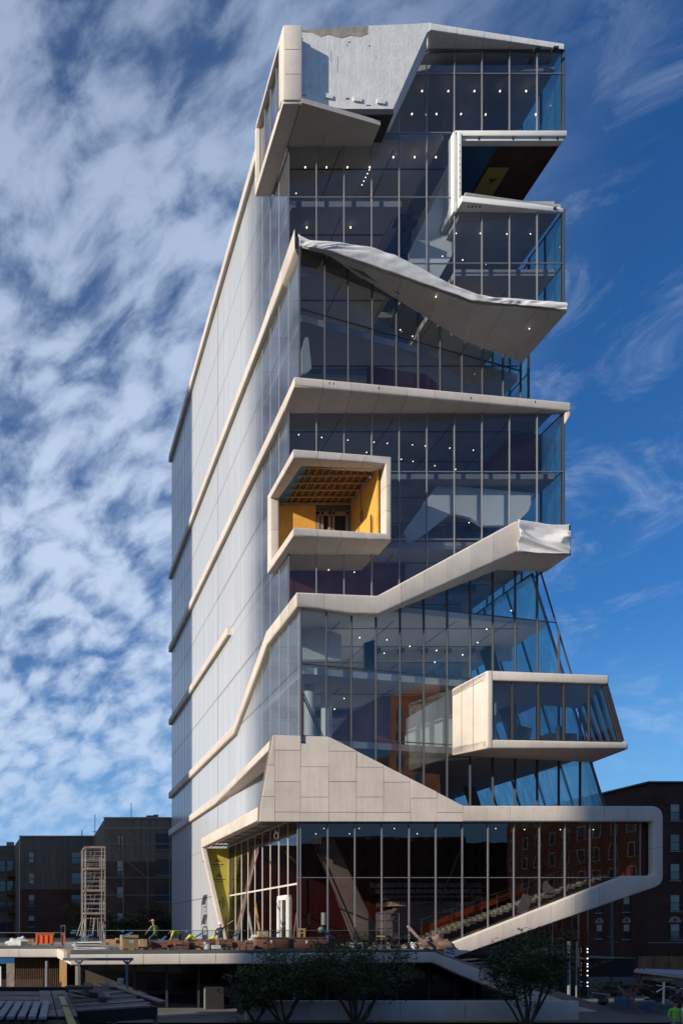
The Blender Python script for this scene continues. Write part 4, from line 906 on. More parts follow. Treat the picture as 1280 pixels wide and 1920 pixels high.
# under the terrace: shopfront and beige rooms
LO = empty('lower_storefront', (10, 44, GZ), 'dark glazed lower storey under the terrace edge', 'storefront')
plW = VP((2.6, 44.0), (X(862, 44), 44.0))
sw = [plW.s_px(v) for v in (252.5, 312.5, 372, 431, 492, 552, 612, 672, 742, 802, 852)]
glazing(LO, 'window_wall', plW, [(0, GZ), (plW.s_px(860), GZ), (plW.s_px(860), -2.05), (0, -2.05)], sw, [], G_low, steel_d, mw=.12, md=.16)
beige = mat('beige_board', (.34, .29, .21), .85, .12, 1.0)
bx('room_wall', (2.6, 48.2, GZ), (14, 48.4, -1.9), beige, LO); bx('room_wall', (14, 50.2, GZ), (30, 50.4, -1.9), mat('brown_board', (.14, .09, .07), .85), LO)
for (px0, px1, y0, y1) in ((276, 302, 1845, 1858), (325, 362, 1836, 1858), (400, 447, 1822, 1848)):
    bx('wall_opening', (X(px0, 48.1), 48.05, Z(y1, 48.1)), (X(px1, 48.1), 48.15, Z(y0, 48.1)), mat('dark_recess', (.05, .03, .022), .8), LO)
bx('pale_panel', (X(756, 46), 46, Z(1840, 46)), (X(774, 46), 46.1, Z(1808, 46)), mat('pale_screen', (.55, .6, .5), .6), LO)  # plain pale panel behind the lower glass, no glow of its own
bx('dark_base', (2.7, 45.0, GZ), (16, 45.6, -3.9), mat('dark_base_black', (.03, .022, .018), .8), LO)  # long near-black block along the foot of the lower rooms
for px_ in (384, 418): 
    b = MB(); b.tube((X(px_, 43.4), 43.4, GZ), (X(px_, 43.4), 43.4, -3.4), .05); o = b.go('support_post', alu); tag(o, 'slim pale post under the terrace, '+('left' if px_ == 384 else 'right')+' one of a pair', 'post', 'posts under the terrace')
b = MB(); b.rbox((X(400, 43.6), 43.6, -4.0), (1.0, .7, 1.4)); o = b.go('utility_cabinet', mat('cabinet', (.02, .02, .02), .7)); tag(o, 'dark cabinet standing between the slim posts under the terrace', 'cabinet')
# retaining wall
rw = bx('retaining_wall', (X(462, 38), 38.0, GZ), (X(1085, 38), 38.35, Z(1878, 38)), mat('pale_concrete', (.50, .49, .47), .8, .12, 1.0, .2, 12), None, .02)
tag(rw, 'low pale concrete wall behind the street trees', 'wall')
for px_ in (518, 576, 634, 690, 750, 871): bx('wall_joint', (X(px_, 38), 37.99, GZ+.2), (X(px_, 38)+.02, 38.0, Z(1879, 38)), gfrc_in, rw)
b = MB(); pr = P(700, 1915, 37.5)
for px_ in range(700, 1060, 12): q = P(px_, 1914.5+R.uniform(-.8, .8), 37.5); b.bar(pr, q, .05); pr = q
tag(b.go('caution_tape', mat('yellow_tape', (.55, .48, .03), .5)), 'sagging yellow caution tape in front of the low wall', 'tape')
# sloping steps behind the descending band
hull('terrace_ramp', [(X(812, 42), 42.4, DZ), (X(812, 42), 46, DZ), (36, 42.4, -5.5), (36, 46, -5.5), (X(812, 42), 42.4, DZ-.6), (36, 42.4, -6)], deck_m, TE)
b = MB()
for k in range(9):
    p = P(880+k*16, 1800+k*6, 43.5+R.random()); b.rbox(p, (.9, .3, .06), 0, 0, R.uniform(-.1, .1))
tag(b.go('plank_pile', mat('grey_plank', (.32, .28, .26), .8, .3)), 'loose planks lying on the steps below the sloping frame', 'planks')

# ------------------------------------------------------------------ neighbouring buildings
br_dark = brick('dark_brick', (.13, .065, .05), (.09, .045, .036), (.09, .07, .06), 6.6, (.19, .16, .13))
br_dark2 = brick('brown_brick', (.145, .08, .06), (.11, .06, .047), (.10, .08, .07), 9.2, (.21, .17, .135))
br_red = brick('red_brick', (.095, .04, .033), (.07, .032, .026), (.08, .06, .055))
br_tan = brick('tan_brick', (.26, .18, .13), (.22, .15, .11), (.2, .16, .13))
br_org = brick('orange_brick', (.40, .16, .07), (.34, .13, .06), (.3, .2, .14))
wframe = mat('dark_window_frame', (.025, .025, .027), .6)
wpane = mat('window_pane_dark', (.035, .05, .065), .08, .3, spec=.8)
wblind = mat('window_blind', (.34, .34, .33), .7, .1)
ac_m = mat('air_conditioner', (.45, .45, .42), .6)
stone_m = mat('stone_sill', (.30, .27, .24), .8)
def window(b_, x, y, z, w, h, blind=0, ac=False, axis='x', sgn=-1):
    """frame is the part; pane, blind and sill are its sub-parts. y is the wall face, sgn the outward side"""
    def q(name, a, c, m, par):
        if axis == 'x': A = (x+a[0], y+sgn*a[1], z+a[2]); C = (x+c[0], y+sgn*c[1], z+c[2])
        else: A = (y+sgn*a[1], x+a[0], z+a[2]); C = (y+sgn*c[1], x+c[0], z+c[2])
        return bx(name, A, C, m, par)
    f = q('window', (-w/2, .015, 0), (w/2, .045, h), wframe, b_)
    q('pane', (-w/2+.08, .05, .06), (w/2-.08, .055, h/2-.03), wpane, f); q('pane', (-w/2+.08, .05, h/2+.03), (w/2-.08, .055, h-.08), wblind if blind else wpane, f)
    if blind > 1: q('blind', (-w/2+.1, .056, h*.28), (w/2-.1, .06, h/2-.03), wblind, f)
    q('sill', (-w/2-.08, 0.015, -.12), (w/2+.08, .14, -.02), stone_m, f)
    if ac: q('air_conditioner', (-.3, .06, .08), (.3, .32, .5), ac_m, f)
# B1: middle left block
def block(name, label, x0, x1, y0, y1, z1, m, cat='building'):
    e = empty(name, ((x0+x1)/2, y0, GZ), label, cat)
    bx('wall', (x0, y0, GZ), (x1, y1, z1), m, e)
    return e
y1_ = 120
B1 = block('apartment_block', 'dark brick apartment block with rendered top floor behind the scaffold tower', X(37, y1_), X(200, y1_), y1_, 150, Z(1570, y1_), br_dark)
bx('roof_edge', (X(37, y1_)-.1, y1_-.15, Z(1570, y1_)), (X(176, y1_), y1_+.4, Z(1570, y1_)+.22), stone_m, B1)
for (py, ) in ((1619,), (1658,), (1699,), (1738,)):
    window(B1, X(59, y1_), y1_, Z(py, y1_), 1.0, 1.8, 1, ac=py < 1690)
    window(B1, X(144, y1_), y1_, Z(py, y1_), 1.8, 1.8, 1 if py < 1660 else 0)
    window(B1, X(100, y1_)+1.2, y1_, Z(py, y1_), .02, .02) if False else None
bb = MB(); bb.prism([(X(27, 131), 131, GZ), (X(37, y1_)-.02, y1_, GZ), (X(37, y1_)-.02, y1_+.5, GZ), (X(27, 131)+.1, 131.5, GZ)], (0, 0, Z(1572, y1_)-GZ)); bb.go('return_wall', br_tan, B1, label='sunlit tan return wall')
bx('vent_pipe', (X(153, 124), 124, 14), (X(153, 124)+.15, 124.2, 16.6), steel_d, B1)
y2 = 100
B2 = block('apartment_block', 'taller brown brick block with scaffold poles beside the white facade', X(196, y2), 26, y2, 135, Z(1535.6, y2), br_dark2)
bx('roof_edge', (X(196, y2)-.1, y2-.15, Z(1535.6, y2)), (26, y2+.4, Z(1535.6, y2)+.2), stone_m, B2)
bx('cornice_strip', (X(196, y2), y2-.06, Z(1553.5, y2)), (26, y2, Z(1552, y2)), stone_m, B2)
for py in (1593, 1641, 1691, 1740):
    window(B2, X(225.5, y2), y2, Z(py, y2), 1.0, 2.0, 2 if py > 1600 else 0); window(B2, X(306.5, y2), y2, Z(py, y2), 1.9, 2.1)
bx('chimney', (X(276, 104), 104, 14), (X(296, 104), 106, Z(1532, 104)+.2), br_dark2, B2); bx('chimney', (X(289, 104), 104.1, 15), (X(297, 104), 105, Z(1527.5, 104)), br_tan, B2)
b = MB(); b.bar((X(246, 102), 102, 14.9), (X(246, 102), 102, 17.4), .08); b.bar((X(178, 103), 103, 12), (X(178, 103), 103, 16.0), .08)
b.bar((X(174, 103), 103, 13.6), (X(184, 103), 103, 13.6), .08); b.go('antenna', steel_d, B2)
y0_ = 131
B0 = block('apartment_block', 'tan brick block with rusty fire escapes at the left edge', -22, X(27, y0_), y0_, 160, Z(1586, y0_), br_tan)
bx('roof_ridge', (X(12, y0_), y0_+.2, Z(1586, y0_)), (X(26, y0_), y0_+3, Z(1579, y0_)), stone_m, B0)
rust = mat('rust_iron', (.26, .075, .03), .8, .3)
for k, py in enumerate((1645, 1679, 1713, 1752)):
    F_ = empty('fire_escape', (X(24, 129.3), 129.3, Z(py, 129.3)), 'rusty iron fire escape landing, '+('topmost', 'second from top', 'third from top', 'lowest')[k]+' on the tan block', 'fire escape', 'fire escapes on the tan block')
    x0, x1, z = X(13, 129.3), X(36, 129.3), Z(py, 129.3)
    bx('landing', (x0, 128.5, z), (x1, 130.9, z+.12), rust, F_)
    b = MB()
    for zz in (.45, .9): b.bar((x0, 128.5, z+zz), (x1, 128.5, z+zz), .05); b.bar((x0, 128.5, z+zz), (x0, 130.8, z+zz), .05)
    for j in range(9): b.bar((x0+(x1-x0)*j/8, 128.5, z), (x0+(x1-x0)*j/8, 128.5, z+.9), .04)
    b.go('railing', rust, F_)
    b = MB(); b.bar((x0+.2, 129.6, z), (x1-.4, 129.6, z+2.9), .1); b.bar((x0+.2, 130.1, z), (x1-.4, 130.1, z+2.9), .1); b.go('stair', rust, F_)
for py in (1634, 1672, 1712, 1750):
    window(B0, X(19, y0_), y0_, Z(py, y0_), 1.2, 1.9); window(B0, X(5, y0_), y0_, Z(py, y0_), 1.1, 1.9)
# right: red brick building
yr = 76
BR = block('corner_apartments', 'dark red brick apartment house behind the right end of the podium', X(1216, yr), 100, yr, 110, Z(1469, yr), br_red)
bx('cornice', (X(1216, yr)-.25, yr-.25, Z(1469, yr)), (100, yr+.5, Z(1466, yr)), steel_d, BR)
bx('cornice', (X(1216, yr)-.25, yr+.5, Z(1469, yr)), (X(1216, yr)+.3, 110, Z(1466, yr)), steel_d, BR)
for (py, cx_) in ((1539, 1264), (1596, 1264), (1651, 1264), (1709, 1264)):
    window(BR, X(cx_, yr), yr, Z(py, yr), 1.0, 1.7, 1 if py != 1596 else 0, ac=False)
    window(BR, X(cx_, yr)+4.2, yr, Z(py, yr), 1.0, 1.7, 1); window(BR, 78.8, X(1216, yr), Z(py, yr), .9, 1.6, py != 1651, axis='y')
    window(BR, 82.6, X(1216, yr), Z(py, yr), .9, 1.6, 1, axis='y'); window(BR, 87.2, X(1216, yr), Z(py, yr), .9, 1.6, 1, axis='y')
def arch(b_, x, y, z, w, axis='x'):
    a = MB(); pts = [Vector((math.cos(math.pi*k/10)*w/2, 0, math.sin(math.pi*k/10)*w/2)) for k in range(11)]
    if axis == 'x': pts = [Vector((x, y-.07, z))+p for p in pts]; v = (0, .06, 0)
    else: pts = [Vector((y-.07, x+p.x, z+p.z)) for p in pts]; v = (.06, 0, 0)
    a.prism(pts, v); f = a.go('window_arch', stone_m, b_)
    a = MB(); q = [Vector((x, y-.09, z+.28))+Vector((math.cos(t)*.18, 0, math.sin(t)*.18)) for t in (0, math.pi/2, math.pi, -math.pi/2)] if axis == 'x' else [Vector((y-.09, x+math.cos(t)*.18, z+.28+math.sin(t)*.18)) for t in (0, math.pi/2, math.pi, -math.pi/2)]
    a.prism(q, (0, .03, 0) if axis == 'x' else (.03, 0, 0)); a.go('arch_lozenge', wframe, f)
for (cx_, ) in ((1264,),):
    window(BR, X(cx_, yr), yr, Z(1762, yr), 1.0, 1.6, 1); arch(BR, X(cx_, yr), yr, Z(1762, yr)+1.72, 1.25)
for yy in (78.8, 82.6, 87.2):
    window(BR, yy, X(1216, yr), Z(1762, yr), .9, 1.6, 1, axis='y'); arch(BR, yy, X(1216, yr), Z(1762, yr)+1.72, 1.15, 'y')
bx('string_course', (X(1216, yr)-.1, yr-.1, Z(1769, yr)), (100, yr, Z(1767.5, yr)), stone_m, BR)
bx('rooftop_pipe', (X(1172, 84), 84, 13), (X(1172, 84)+.25, 84.3, Z(1464, 80)), steel_d, BR)
# street side blocks that stand beside and behind the viewer; they shade and are mirrored in the glass
def city(name, label, x0, x1, y0, y1, z1, m, side=None, ws=True):
    e = block(name, label, x0, x1, y0, y1, z1, m)
    if side and ws:
        g = MB(); f = MB(); ax, val, s = side; a0, a1 = (y0, y1) if ax == 'y' else (x0, x1)
        u = a0+1.6
        while u < a1-1.2:
            z = GZ+1.5
            while z < z1-2.4:
                if ax == 'y': f.box((val, u-.7, z-.1), (val+s*.06, u+.7, z+1.9)); g.box((val, u-.55, z), (val+s*.09, u+.55, z+1.8))
                else: f.box((u-.7, val, z-.1), (u+.7, val+s*.06, z+1.9)); g.box((u-.55, val, z), (u+.55, val+s*.09, z+1.8))
                z += 3.3
            u += 3.1
        f.go('window_surrounds', stone_m, e)['kind'] = 'stuff'; g.go('window_glass', wpane, e)['kind'] = 'stuff'
    return e
SX, SY = -sunv.x/ math.hypot(sunv.x, sunv.y), -sunv.y/math.hypot(sunv.x, sunv.y)    # ground direction of the light
SL = math.tan(SUN_EL)
def back(x, y, xo): t = (x-xo)/SX; return y-SY*t, t      # where the light that reaches (x, y) crosses x = xo
ya, ta = back(XL, 77.5, -70)       # tall neighbour: shades the far end of the side facade
city('neighbour_tower', 'tall brown tower left of the street shading the far white facade', -95, -70, ya, ya+75, 60+ta*SL+4, br_tan, ('y', -70, 1))
yb1, tb1 = back(33.0, 45.8, -62)   # unseen block, set to the edge of shade on the podium frame
city('street_block', 'unseen brick apartment block across the street to the left, shading the end of the podium frame', -62, -48, yb1-26, yb1, 9.0+tb1*SL, br_red, ('y', -48, 1))
yb2, tb2 = back(11.0, 42, -62)  # unseen low row, added and sized to shade the terrace edge
city('street_block', 'unseen low brick row beside the left brick block, added to shade the terrace edge', -62, -48, yb1+.1, yb2, -1.9+tb2*SL+2.2, br_tan, ('y', -48, 1))
for (xa, xb, zz_, lab) in ((-38, 28, 11, 'widest low brick house behind the viewer'), (28, 53, 16.2, 'brick house behind the viewer, second from the left of its row'), (53.2, 80, 17.4, 'tall brick house in the middle of the row behind the viewer'), (80.2, 104, 16.4, 'brick house right of the middle of the row behind the viewer'), (104.2, 140, 17.8, 'rightmost and tallest brick house behind the viewer')):
    city('rear_block', lab, xa, xb, -62, -46, zz_, br_dark, ('x', -46, 1))
city('mirror_block', 'sunlit orange brick building right of the street, mirrored in the lower glass', 74, 95, 4, 12, 34, br_org, ('y', 74, -1))
city('mirror_block', 'dark red brick building next to the orange one across the street on the right', 80, 104, -34, 3.8, 27, br_red, ('y', 80, -1))
# ------------------------------------------------------------------ scaffold tower on the terrace
SD = 66.0
tube_m = mat('scaffold_tube', (.27, .25, .235), .6, .2)
SC = empty('scaffold_tower', (X(177, SD), SD, DZ), 'four level tube scaffold tower with ladders standing on the terrace', 'scaffold')
x0, x1, zb_, ztp = X(155, SD), X(197, SD), DZ, Z(1590, SD)
ys = (SD, SD+1.6)
for xx in (x0, x0+.28, x1-.3, x1):
    for yy in ys: b = MB(); b.tube((xx, yy, zb_), (xx, yy, ztp+R.uniform(-.05, .15)), .032, n=7); b.go('standard', tube_m, SC)
for lv in (1590, 1630, 1671, 1714):
    z = Z(lv, SD); bx('platform', (x0+.15, SD-.05, z-.05), (x1+.05, SD+1.6, z+.12), mat('platform_board', (.24, .17, .14), .8, .3), SC)
    b = MB()
    for dz in (-.35, -.7, -1.05, .45, .9) if lv != 1714 else (-.4, .45, .9):
        if z+dz > ztp+.05: continue
        for yy in ys: b.bar((x0, yy, z+dz), (x1, yy, z+dz), .026)
        b.bar((x1, SD, z+dz), (x1, SD+1.6, z+dz), .03)
    b.go('rail', tube_m, SC)
for k, (za, zc) in enumerate(((1630, 1592), (1671, 1632), (1714, 1673), (1768, 1716))):
    b = MB(); a = Vector((X(164, SD), SD+.3, Z(za, SD))); c = Vector((X(173, SD), SD+.3, Z(zc, SD)))
    for dx in (0, .38): b.bar(a+Vector((dx, 0, 0)), c+Vector((dx, 0, .3)), .035)
    for j in range(9): p = a.lerp(c, j/8); b.bar(p, p+Vector((.38, 0, 0)), .025)
    b.go('ladder', tube_m, SC)
b = MB()
for (p0, p1) in (((156, 1719), (144, 1755)), ((158, 1722), (150, 1756)), ((161, 1724), (156, 1762)), ((183, 1722), (184, 1757)), ((190, 1722), (197, 1768)), ((176, 1722), (174, 1752))): b.bar(P(*p0, SD-.3), P(*p1, SD-.8), .06)
b.go('brace', tube_m, SC)
# light scaffold in front of the taller block
S2 = empty('facade_scaffold', (X(255, 98), 98, DZ), 'thin grey pole scaffold against the taller brown block', 'scaffold')
thin = mat('grey_pole', (.20, .19, .18), .6)
for px_ in (231, 277, 318): b = MB(); b.tube((X(px_, 98.5), 98.5, DZ), (X(px_, 98.5), 98.5, Z(1552, 98.5)), .07, n=6); b.go('pole', thin, S2)
for py in (1554, 1583, 1646, 1679): b = MB(); b.tube((X(197, 98.5), 98.5, Z(py, 98.5)), (X(320, 98.5), 98.5, Z(py, 98.5)), .06, n=6); b.go('ledger', thin, S2)
b = MB(); b.bar(P(235, 1557, 98.6), P(262, 1580, 98.6), .07); b.bar(P(238, 1616, 98.6), P(275, 1646, 98.6), .07); b.go('brace', thin, S2)

# ------------------------------------------------------------------ plants
leaf_g = mat('leaf_green', (.045, .085, .02), .6, .5, 1.2, orand=.1, col2=(.018, .04, .01))
leaf_b = mat('leaf_brown_green', (.085, .075, .025), .7, .5, 1.0, col2=(.03, .035, .012))
bark = mat('bark', (.07, .05, .04), .9, .3)
def leaves(center_list, n, size, seed, flat=.5):
    r = random.Random(seed); v = []; f = []
    for _ in range(n):
        c, rad = r.choice(center_list); 
        while True:
            q = Vector((r.uniform(-1, 1), r.uniform(-1, 1), r.uniform(-1, 1)))
            if q.length < 1: break
        q = q*(q.length**-.35) if q.length > .01 else q
        p = Vector(c)+Vector((q.x*rad[0], q.y*rad[1], q.z*rad[2]))
        a = Vector((r.gauss(0, 1), r.gauss(0, 1), r.gauss(0, flat))).normalized(); b_ = a.cross(Vector((r.gauss(0, .5), r.gauss(0, .5), 1))).normalized()
        s = size*r.uniform(.6, 1.3); k = len(v)
        v += [p-a*s, p+b_*s*.42+a*.1*s, p+a*s-Vector((0, 0, s*.25)), p-b_*s*.42+a*.1*s]; f.append((k, k+1, k+2, k+3))
    return v, f
def tree(name, label, cat, x, y, zc0, zc1, w, stems, nleaf, m, size=.10, seed=1, group=None, base=GZ, dy=None):
    T_ = empty(name, (x, y, base), label, cat, group); r = random.Random(seed); b = MB(); cl = []
    h = zc1-zc0
    for s in range(stems):
        a = s/stems*6.28+r.random(); p = Vector((x+r.uniform(-.15, .15), y+r.uniform(-.15, .15), base)); rad = .055+.03*r.random()
        top = Vector((x+math.cos(a)*w*.36, y+math.sin(a)*(dy or w)*.36, zc0+h*r.uniform(.5, .9))); n = 7; last = p
        for k in range(1, n+1):
            t = k/n; q = p.lerp(top, t); q.x += (math.cos(a)*w*.08)*math.sin(t*3.1)+r.uniform(-.06, .06); q.z += h*.05*math.sin(t*3)
            b.tube(last, q, rad*(1-t*.75)+.008, rad*(1-(t+1/n)*.75)+.008, 6)
            if t > .35:
                for j in range(3):
                    e = q+Vector((r.uniform(-1, 1)*w*.17, r.uniform(-1, 1)*w*.17, r.uniform(.02, .5)*h*.35)); b.tube(q, e, .016, .006, 4)
                    cl.append((e, (w*.12*r.uniform(.7, 1.3), w*.12, h*.09*r.uniform(.7, 1.3))))
                    e2 = e+Vector((r.uniform(-1, 1)*w*.14, r.uniform(-1, 1)*w*.1, r.uniform(-.1, .25)*h*.3)); b.tube(e, e2, .008, .004, 3); cl.append((e2, (w*.085, w*.085, h*.06)))
            last = q
    for k in range(stems*3):       # inner mass
        a = r.random()*6.28; rr = math.sqrt(r.random())*.40; zt_ = r.random(); cl.append((Vector((x+math.cos(a)*rr*w*(1-.35*zt_), y+math.sin(a)*rr*w, zc0+h*(.12+.8*zt_))), (w*.13, w*.13, h*.09)))
    b.go('trunk', bark, T_)
    v, f = leaves(cl, nleaf, size, seed); o = obj('crown', v, f, m, T_); return T_
tree('street_tree', 'dark leafy street tree left of centre in front of the pale wall', 'tree', X(533, 36.5), 36.5, Z(1893, 36.5), Z(1776, 36.5), 4.0, 6, 6500, leaf_g, .08, 11, 'small street trees before the tower')
tree('street_tree', 'dark leafy street tree in the middle touching the terrace edge', 'tree', X(668, 36.2), 36.2, Z(1890, 36.2), Z(1755, 36.2), 4.9, 8, 9500, leaf_g, .08, 12, 'small street trees before the tower')
tree('street_tree', 'round street tree on the right below the sloping cream frame', 'tree', X(985, 35), 35, Z(1905, 35), Z(1738, 35), 3.9, 6, 9500, leaf_g, .08, 23, 'small street trees before the tower')
tree('street_tree', 'low leafy tree top at the bottom left of the pale wall', 'tree', X(478, 37), 37, Z(1935, 37), Z(1838, 37), 2.8, 4, 3500, leaf_g, .085, 34, 'small street trees before the tower')
for i, (px_, top, w) in enumerate(((143, 1693, 2.6), (222, 1712, 3.4), (247, 1722, 3.0), (278, 1700, 3.6), (306, 1705, 3.4), (322, 1728, 2.6), (204, 1730, 2.4))):
    d = 90+i*.7
    tree('garden_shrub', ('olive brown conifer shrub left of the scaffold tower', 'green shrub just right of the scaffold tower', 'dark shrub between two taller ones behind the terrace', 'tall brown green shrub behind the standing worker', 'wide shrub in front of the brown block', 'low shrub at the foot of the white facade', 'small shrub at the scaffold foot')[i], 'shrub', X(px_, d), d, DZ+.2, Z(top, d), w*1.15, 4, 1500, leaf_b if i in (0, 3, 4) else leaf_g, .17, 40+i, 'shrubs behind the terrace', base=DZ)

# ------------------------------------------------------------------ people
skin = mat('skin', (.36, .20, .13), .6, .08)
def person(label, joints, shirt, pants, shoes, hat=None, hatm=None, vest=None, face=(0, -1), brim=True):
    """joints in world space: head, neck, chest, pelvis, sh(2), el(2), ha(2), hip(2), kn(2), ft(2)"""
    J = {k: Vector(v) for k, v in joints.items()}
    e = empty('person', (J['pelvis'].x, J['pelvis'].y, min(J['ft0'].z, J['ft1'].z)), label, 'person')
    names = ['pelvis', 'waist', 'chest', 'neck', 'head', 'sh0', 'el0', 'wr0', 'sh1', 'el1', 'wr1', 'hip0', 'kn0', 'an0', 'hip1', 'kn1', 'an1', 'toe0', 'toe1', 'crown']
    J['waist'] = J['pelvis'].lerp(J['chest'], .45); F_ = Vector((face[0], face[1], 0)).normalized()
    hd = (J['head']-J['neck']).normalized(); J['crown'] = J['head']+hd*.10
    for i in '01': J['wr'+i] = J['ha'+i]; J['an'+i] = J['ft'+i]+Vector((0, 0, .07)); J['toe'+i] = J['ft'+i]+F_*.15+Vector((0, 0, .035)); J['hip'+i] = J['hip'+i]
    rad = dict(pelvis=(.15, .12), waist=(.14, .105), chest=(.165, .12), neck=(.055, .055), head=(.082, .095), crown=(.07, .075), toe0=(.04, .03), toe1=(.04, .03))
    for i in '01': rad['sh'+i] = (.06, .06); rad['el'+i] = (.043, .043); rad['wr'+i] = (.028, .032); rad['hip'+i] = (.088, .09); rad['kn'+i] = (.058, .06); rad['an'+i] = (.042, .045)
    E_ = [('pelvis', 'waist'), ('waist', 'chest'), ('chest', 'neck'), ('neck', 'head'), ('head', 'crown')]
    for i in '01': E_ += [('chest', 'sh'+i), ('sh'+i, 'el'+i), ('el'+i, 'wr'+i), ('pelvis', 'hip'+i), ('hip'+i, 'kn'+i), ('kn'+i, 'an'+i), ('an'+i, 'toe'+i)]
    me = bpy.data.meshes.new('body'); me.from_pydata([J[n] for n in names], [(names.index(a), names.index(c)) for a, c in E_], [])
    o = bpy.data.objects.new('body', me); COL.objects.link(o); sk = o.modifiers.new('s', 'SKIN'); sk.use_smooth_shade = True
    for i, n in enumerate(names):
        d_ = me.skin_vertices[0].data[i]; d_.radius = rad[n]; d_.use_root = n == 'pelvis'
    ss = o.modifiers.new('u', 'SUBSURF'); ss.levels = 1; ss.render_levels = 1
    dg = bpy.context.evaluated_depsgraph_get(); dg.update(); m2 = bpy.data.meshes.new_from_object(o.evaluated_get(dg)); bpy.data.objects.remove(o)
    m2.materials.clear()
    for q in (skin, shirt, pants, shoes): m2.materials.append(q)
    seg = [('neck', 'crown', 0), ('waist', 'neck', 1), ('pelvis', 'waist', 1)]
    for i in '01': seg += [('sh'+i, 'el'+i, 1), ('el'+i, 'wr'+i, 0), ('hip'+i, 'kn'+i, 2), ('kn'+i, 'an'+i, 2), ('an'+i, 'toe'+i, 3), ('pelvis', 'hip'+i, 2), ('chest', 'sh'+i, 1)]
    for p in m2.polygons:
        c = p.center; best = None
        for a, b_, mi in seg:
            A, Bq = J[a], J[b_]; t = max(0, min(1, (c-A).dot(Bq-A)/max((Bq-A).length_squared, 1e-6))); d_ = (c-A.lerp(Bq, t)).length-(rad[a][0]*(1-t)+rad[b_][0]*t)
            if best is None or d_ < best[0]: best = (d_, mi)
        p.material_index = best[1]; p.use_smooth = True
    body = bpy.data.objects.new('body', m2); lk(body, e); body.matrix_parent_inverse = Matrix.Translation(e.location).inverted()
    # hands: palm and five short bent fingers
    for i in '01':
        w_, el = J['wr'+i], J['el'+i]; dr = (w_-el).normalized(); sd = dr.cross(Vector((0, 0, 1)));
        sd = sd.normalized() if sd.length > .1 else Vector((1, 0, 0)); up = sd.cross(dr).normalized(); b = MB(); b.bar(w_-dr*.01, w_+dr*.085, .075, .03, up=up)
        for k, L_ in enumerate((.062, .072, .068, .052)):
            a = w_+dr*.08+sd*(.028-k*.019); c = a+dr*L_*.6-up*.008; b.tube(a, c, .009, .008, 5); b.tube(c, c+dr*L_*.4-up*.025, .008, .006, 5)
        a = w_+dr*.03+sd*.035; b.tube(a, a+dr*.035+sd*.025-up*.01, .011, .009, 5); b.tube(a+dr*.035+sd*.025-up*.01, a+dr*.062+sd*.027-up*.022, .009, .007, 5)
        b.go('hand', skin, e)
    # face: nose, ears, eyes, mouth
    b = MB(); c = J['head']+F_*.092; b.ball(c+Vector((0, 0, -.005)), .018, 6, 5); s_ = F_.cross(Vector((0, 0, 1))).normalized()
    for q in (-1, 1): b.ball(J['head']+s_*q*.085, .022, 6, 5)
    b.go('nose_and_ears', skin, e)
    b = MB()
    for q in (-1, 1): b.ball(c+s_*q*.032+Vector((0, 0, .025))-F_*.012, .010, 6, 4)
    b.bar(c+s_*.022-Vector((0, 0, .05))-F_*.008, c-s_*.022-Vector((0, 0, .05))-F_*.008, .008); b.go('eyes_and_mouth', steel_d, e)
    b = MB(); hm = hatm or mat('dark_hair', (.03, .02, .015), .8)
    cc = J['head']+hd*.075
    b.ball(cc, .105 if hat else .098, 12, 8, .85)
    if hat: b.bar(cc+F_*.05-Vector((0, 0, .005)), cc+F_*.19-Vector((0, 0, .015)), .15, .015)
    b.go(hat or 'hair', hm, e, True)
    if vest:
        b = MB()
        ax = (J['chest']-J['pelvis']).normalized()
        b.tube(J['waist']-ax*.10, J['chest']+ax*.06, .185, .195, 14); b.go('vest', vest, e, True)
    return e
gtee = mat('green_tee', (.15, .26, .07), .85, .15); hiv = mat('hi_vis_yellow', (.55, .68, .05), .8, .1); hig = mat('hi_vis_green', (.22, .55, .06), .8, .1)
jean = mat('blue_jeans', (.07, .10, .17), .9, .25); dark = mat('dark_clothes', (.03, .033, .04), .9); boot = mat('brown_boots', (.12, .08, .05), .8); khaki = mat('khaki_cloth', (.28, .22, .15), .9)
tan_hat = mat('tan_cap', (.45, .34, .24), .8); wh_hat = mat('white_helmet', (.75, .75, .72), .4)
def man(cx, d, gz, pose, s=1.0, mir=1, **k):
    return {n: (cx+mir*v[0]*s, d+v[1]*s, gz+v[2]*s) for n, v in pose.items()}
stride = dict(head=(-.04, -.02, 1.62), neck=(-.01, 0, 1.47), chest=(.04, 0, 1.27), pelvis=(.10, 0, .93), sh0=(-.12, -.12, 1.38), el0=(-.30, -.2, 1.16), ha0=(-.46, -.25, .98), sh1=(.22, .1, 1.38), el1=(.26, .15, 1.10), ha1=(.14, -.05, .92), hip0=(.02, -.08, .88), kn0=(-.30, -.12, .62), ft0=(-.18, -.1, .20), hip1=(.18, .08, .88), kn1=(.2, .05, .47), ft1=(.22, .05, 0))
bend = dict(head=(-.45, -.05, .98), neck=(-.34, -.03, 1.06), chest=(-.20, 0, 1.05), pelvis=(.18, 0, .92), sh0=(-.28, -.17, 1.02), el0=(-.38, -.2, .74), ha0=(-.48, -.18, .50), sh1=(-.28, .17, 1.02), el1=(-.34, .2, .72), ha1=(-.50, .15, .48), hip0=(.16, -.1, .86), kn0=(.06, -.12, .46), ft0=(.14, -.12, 0), hip1=(.18, .1, .86), kn1=(.12, .12, .45), ft1=(.2, .14, 0))
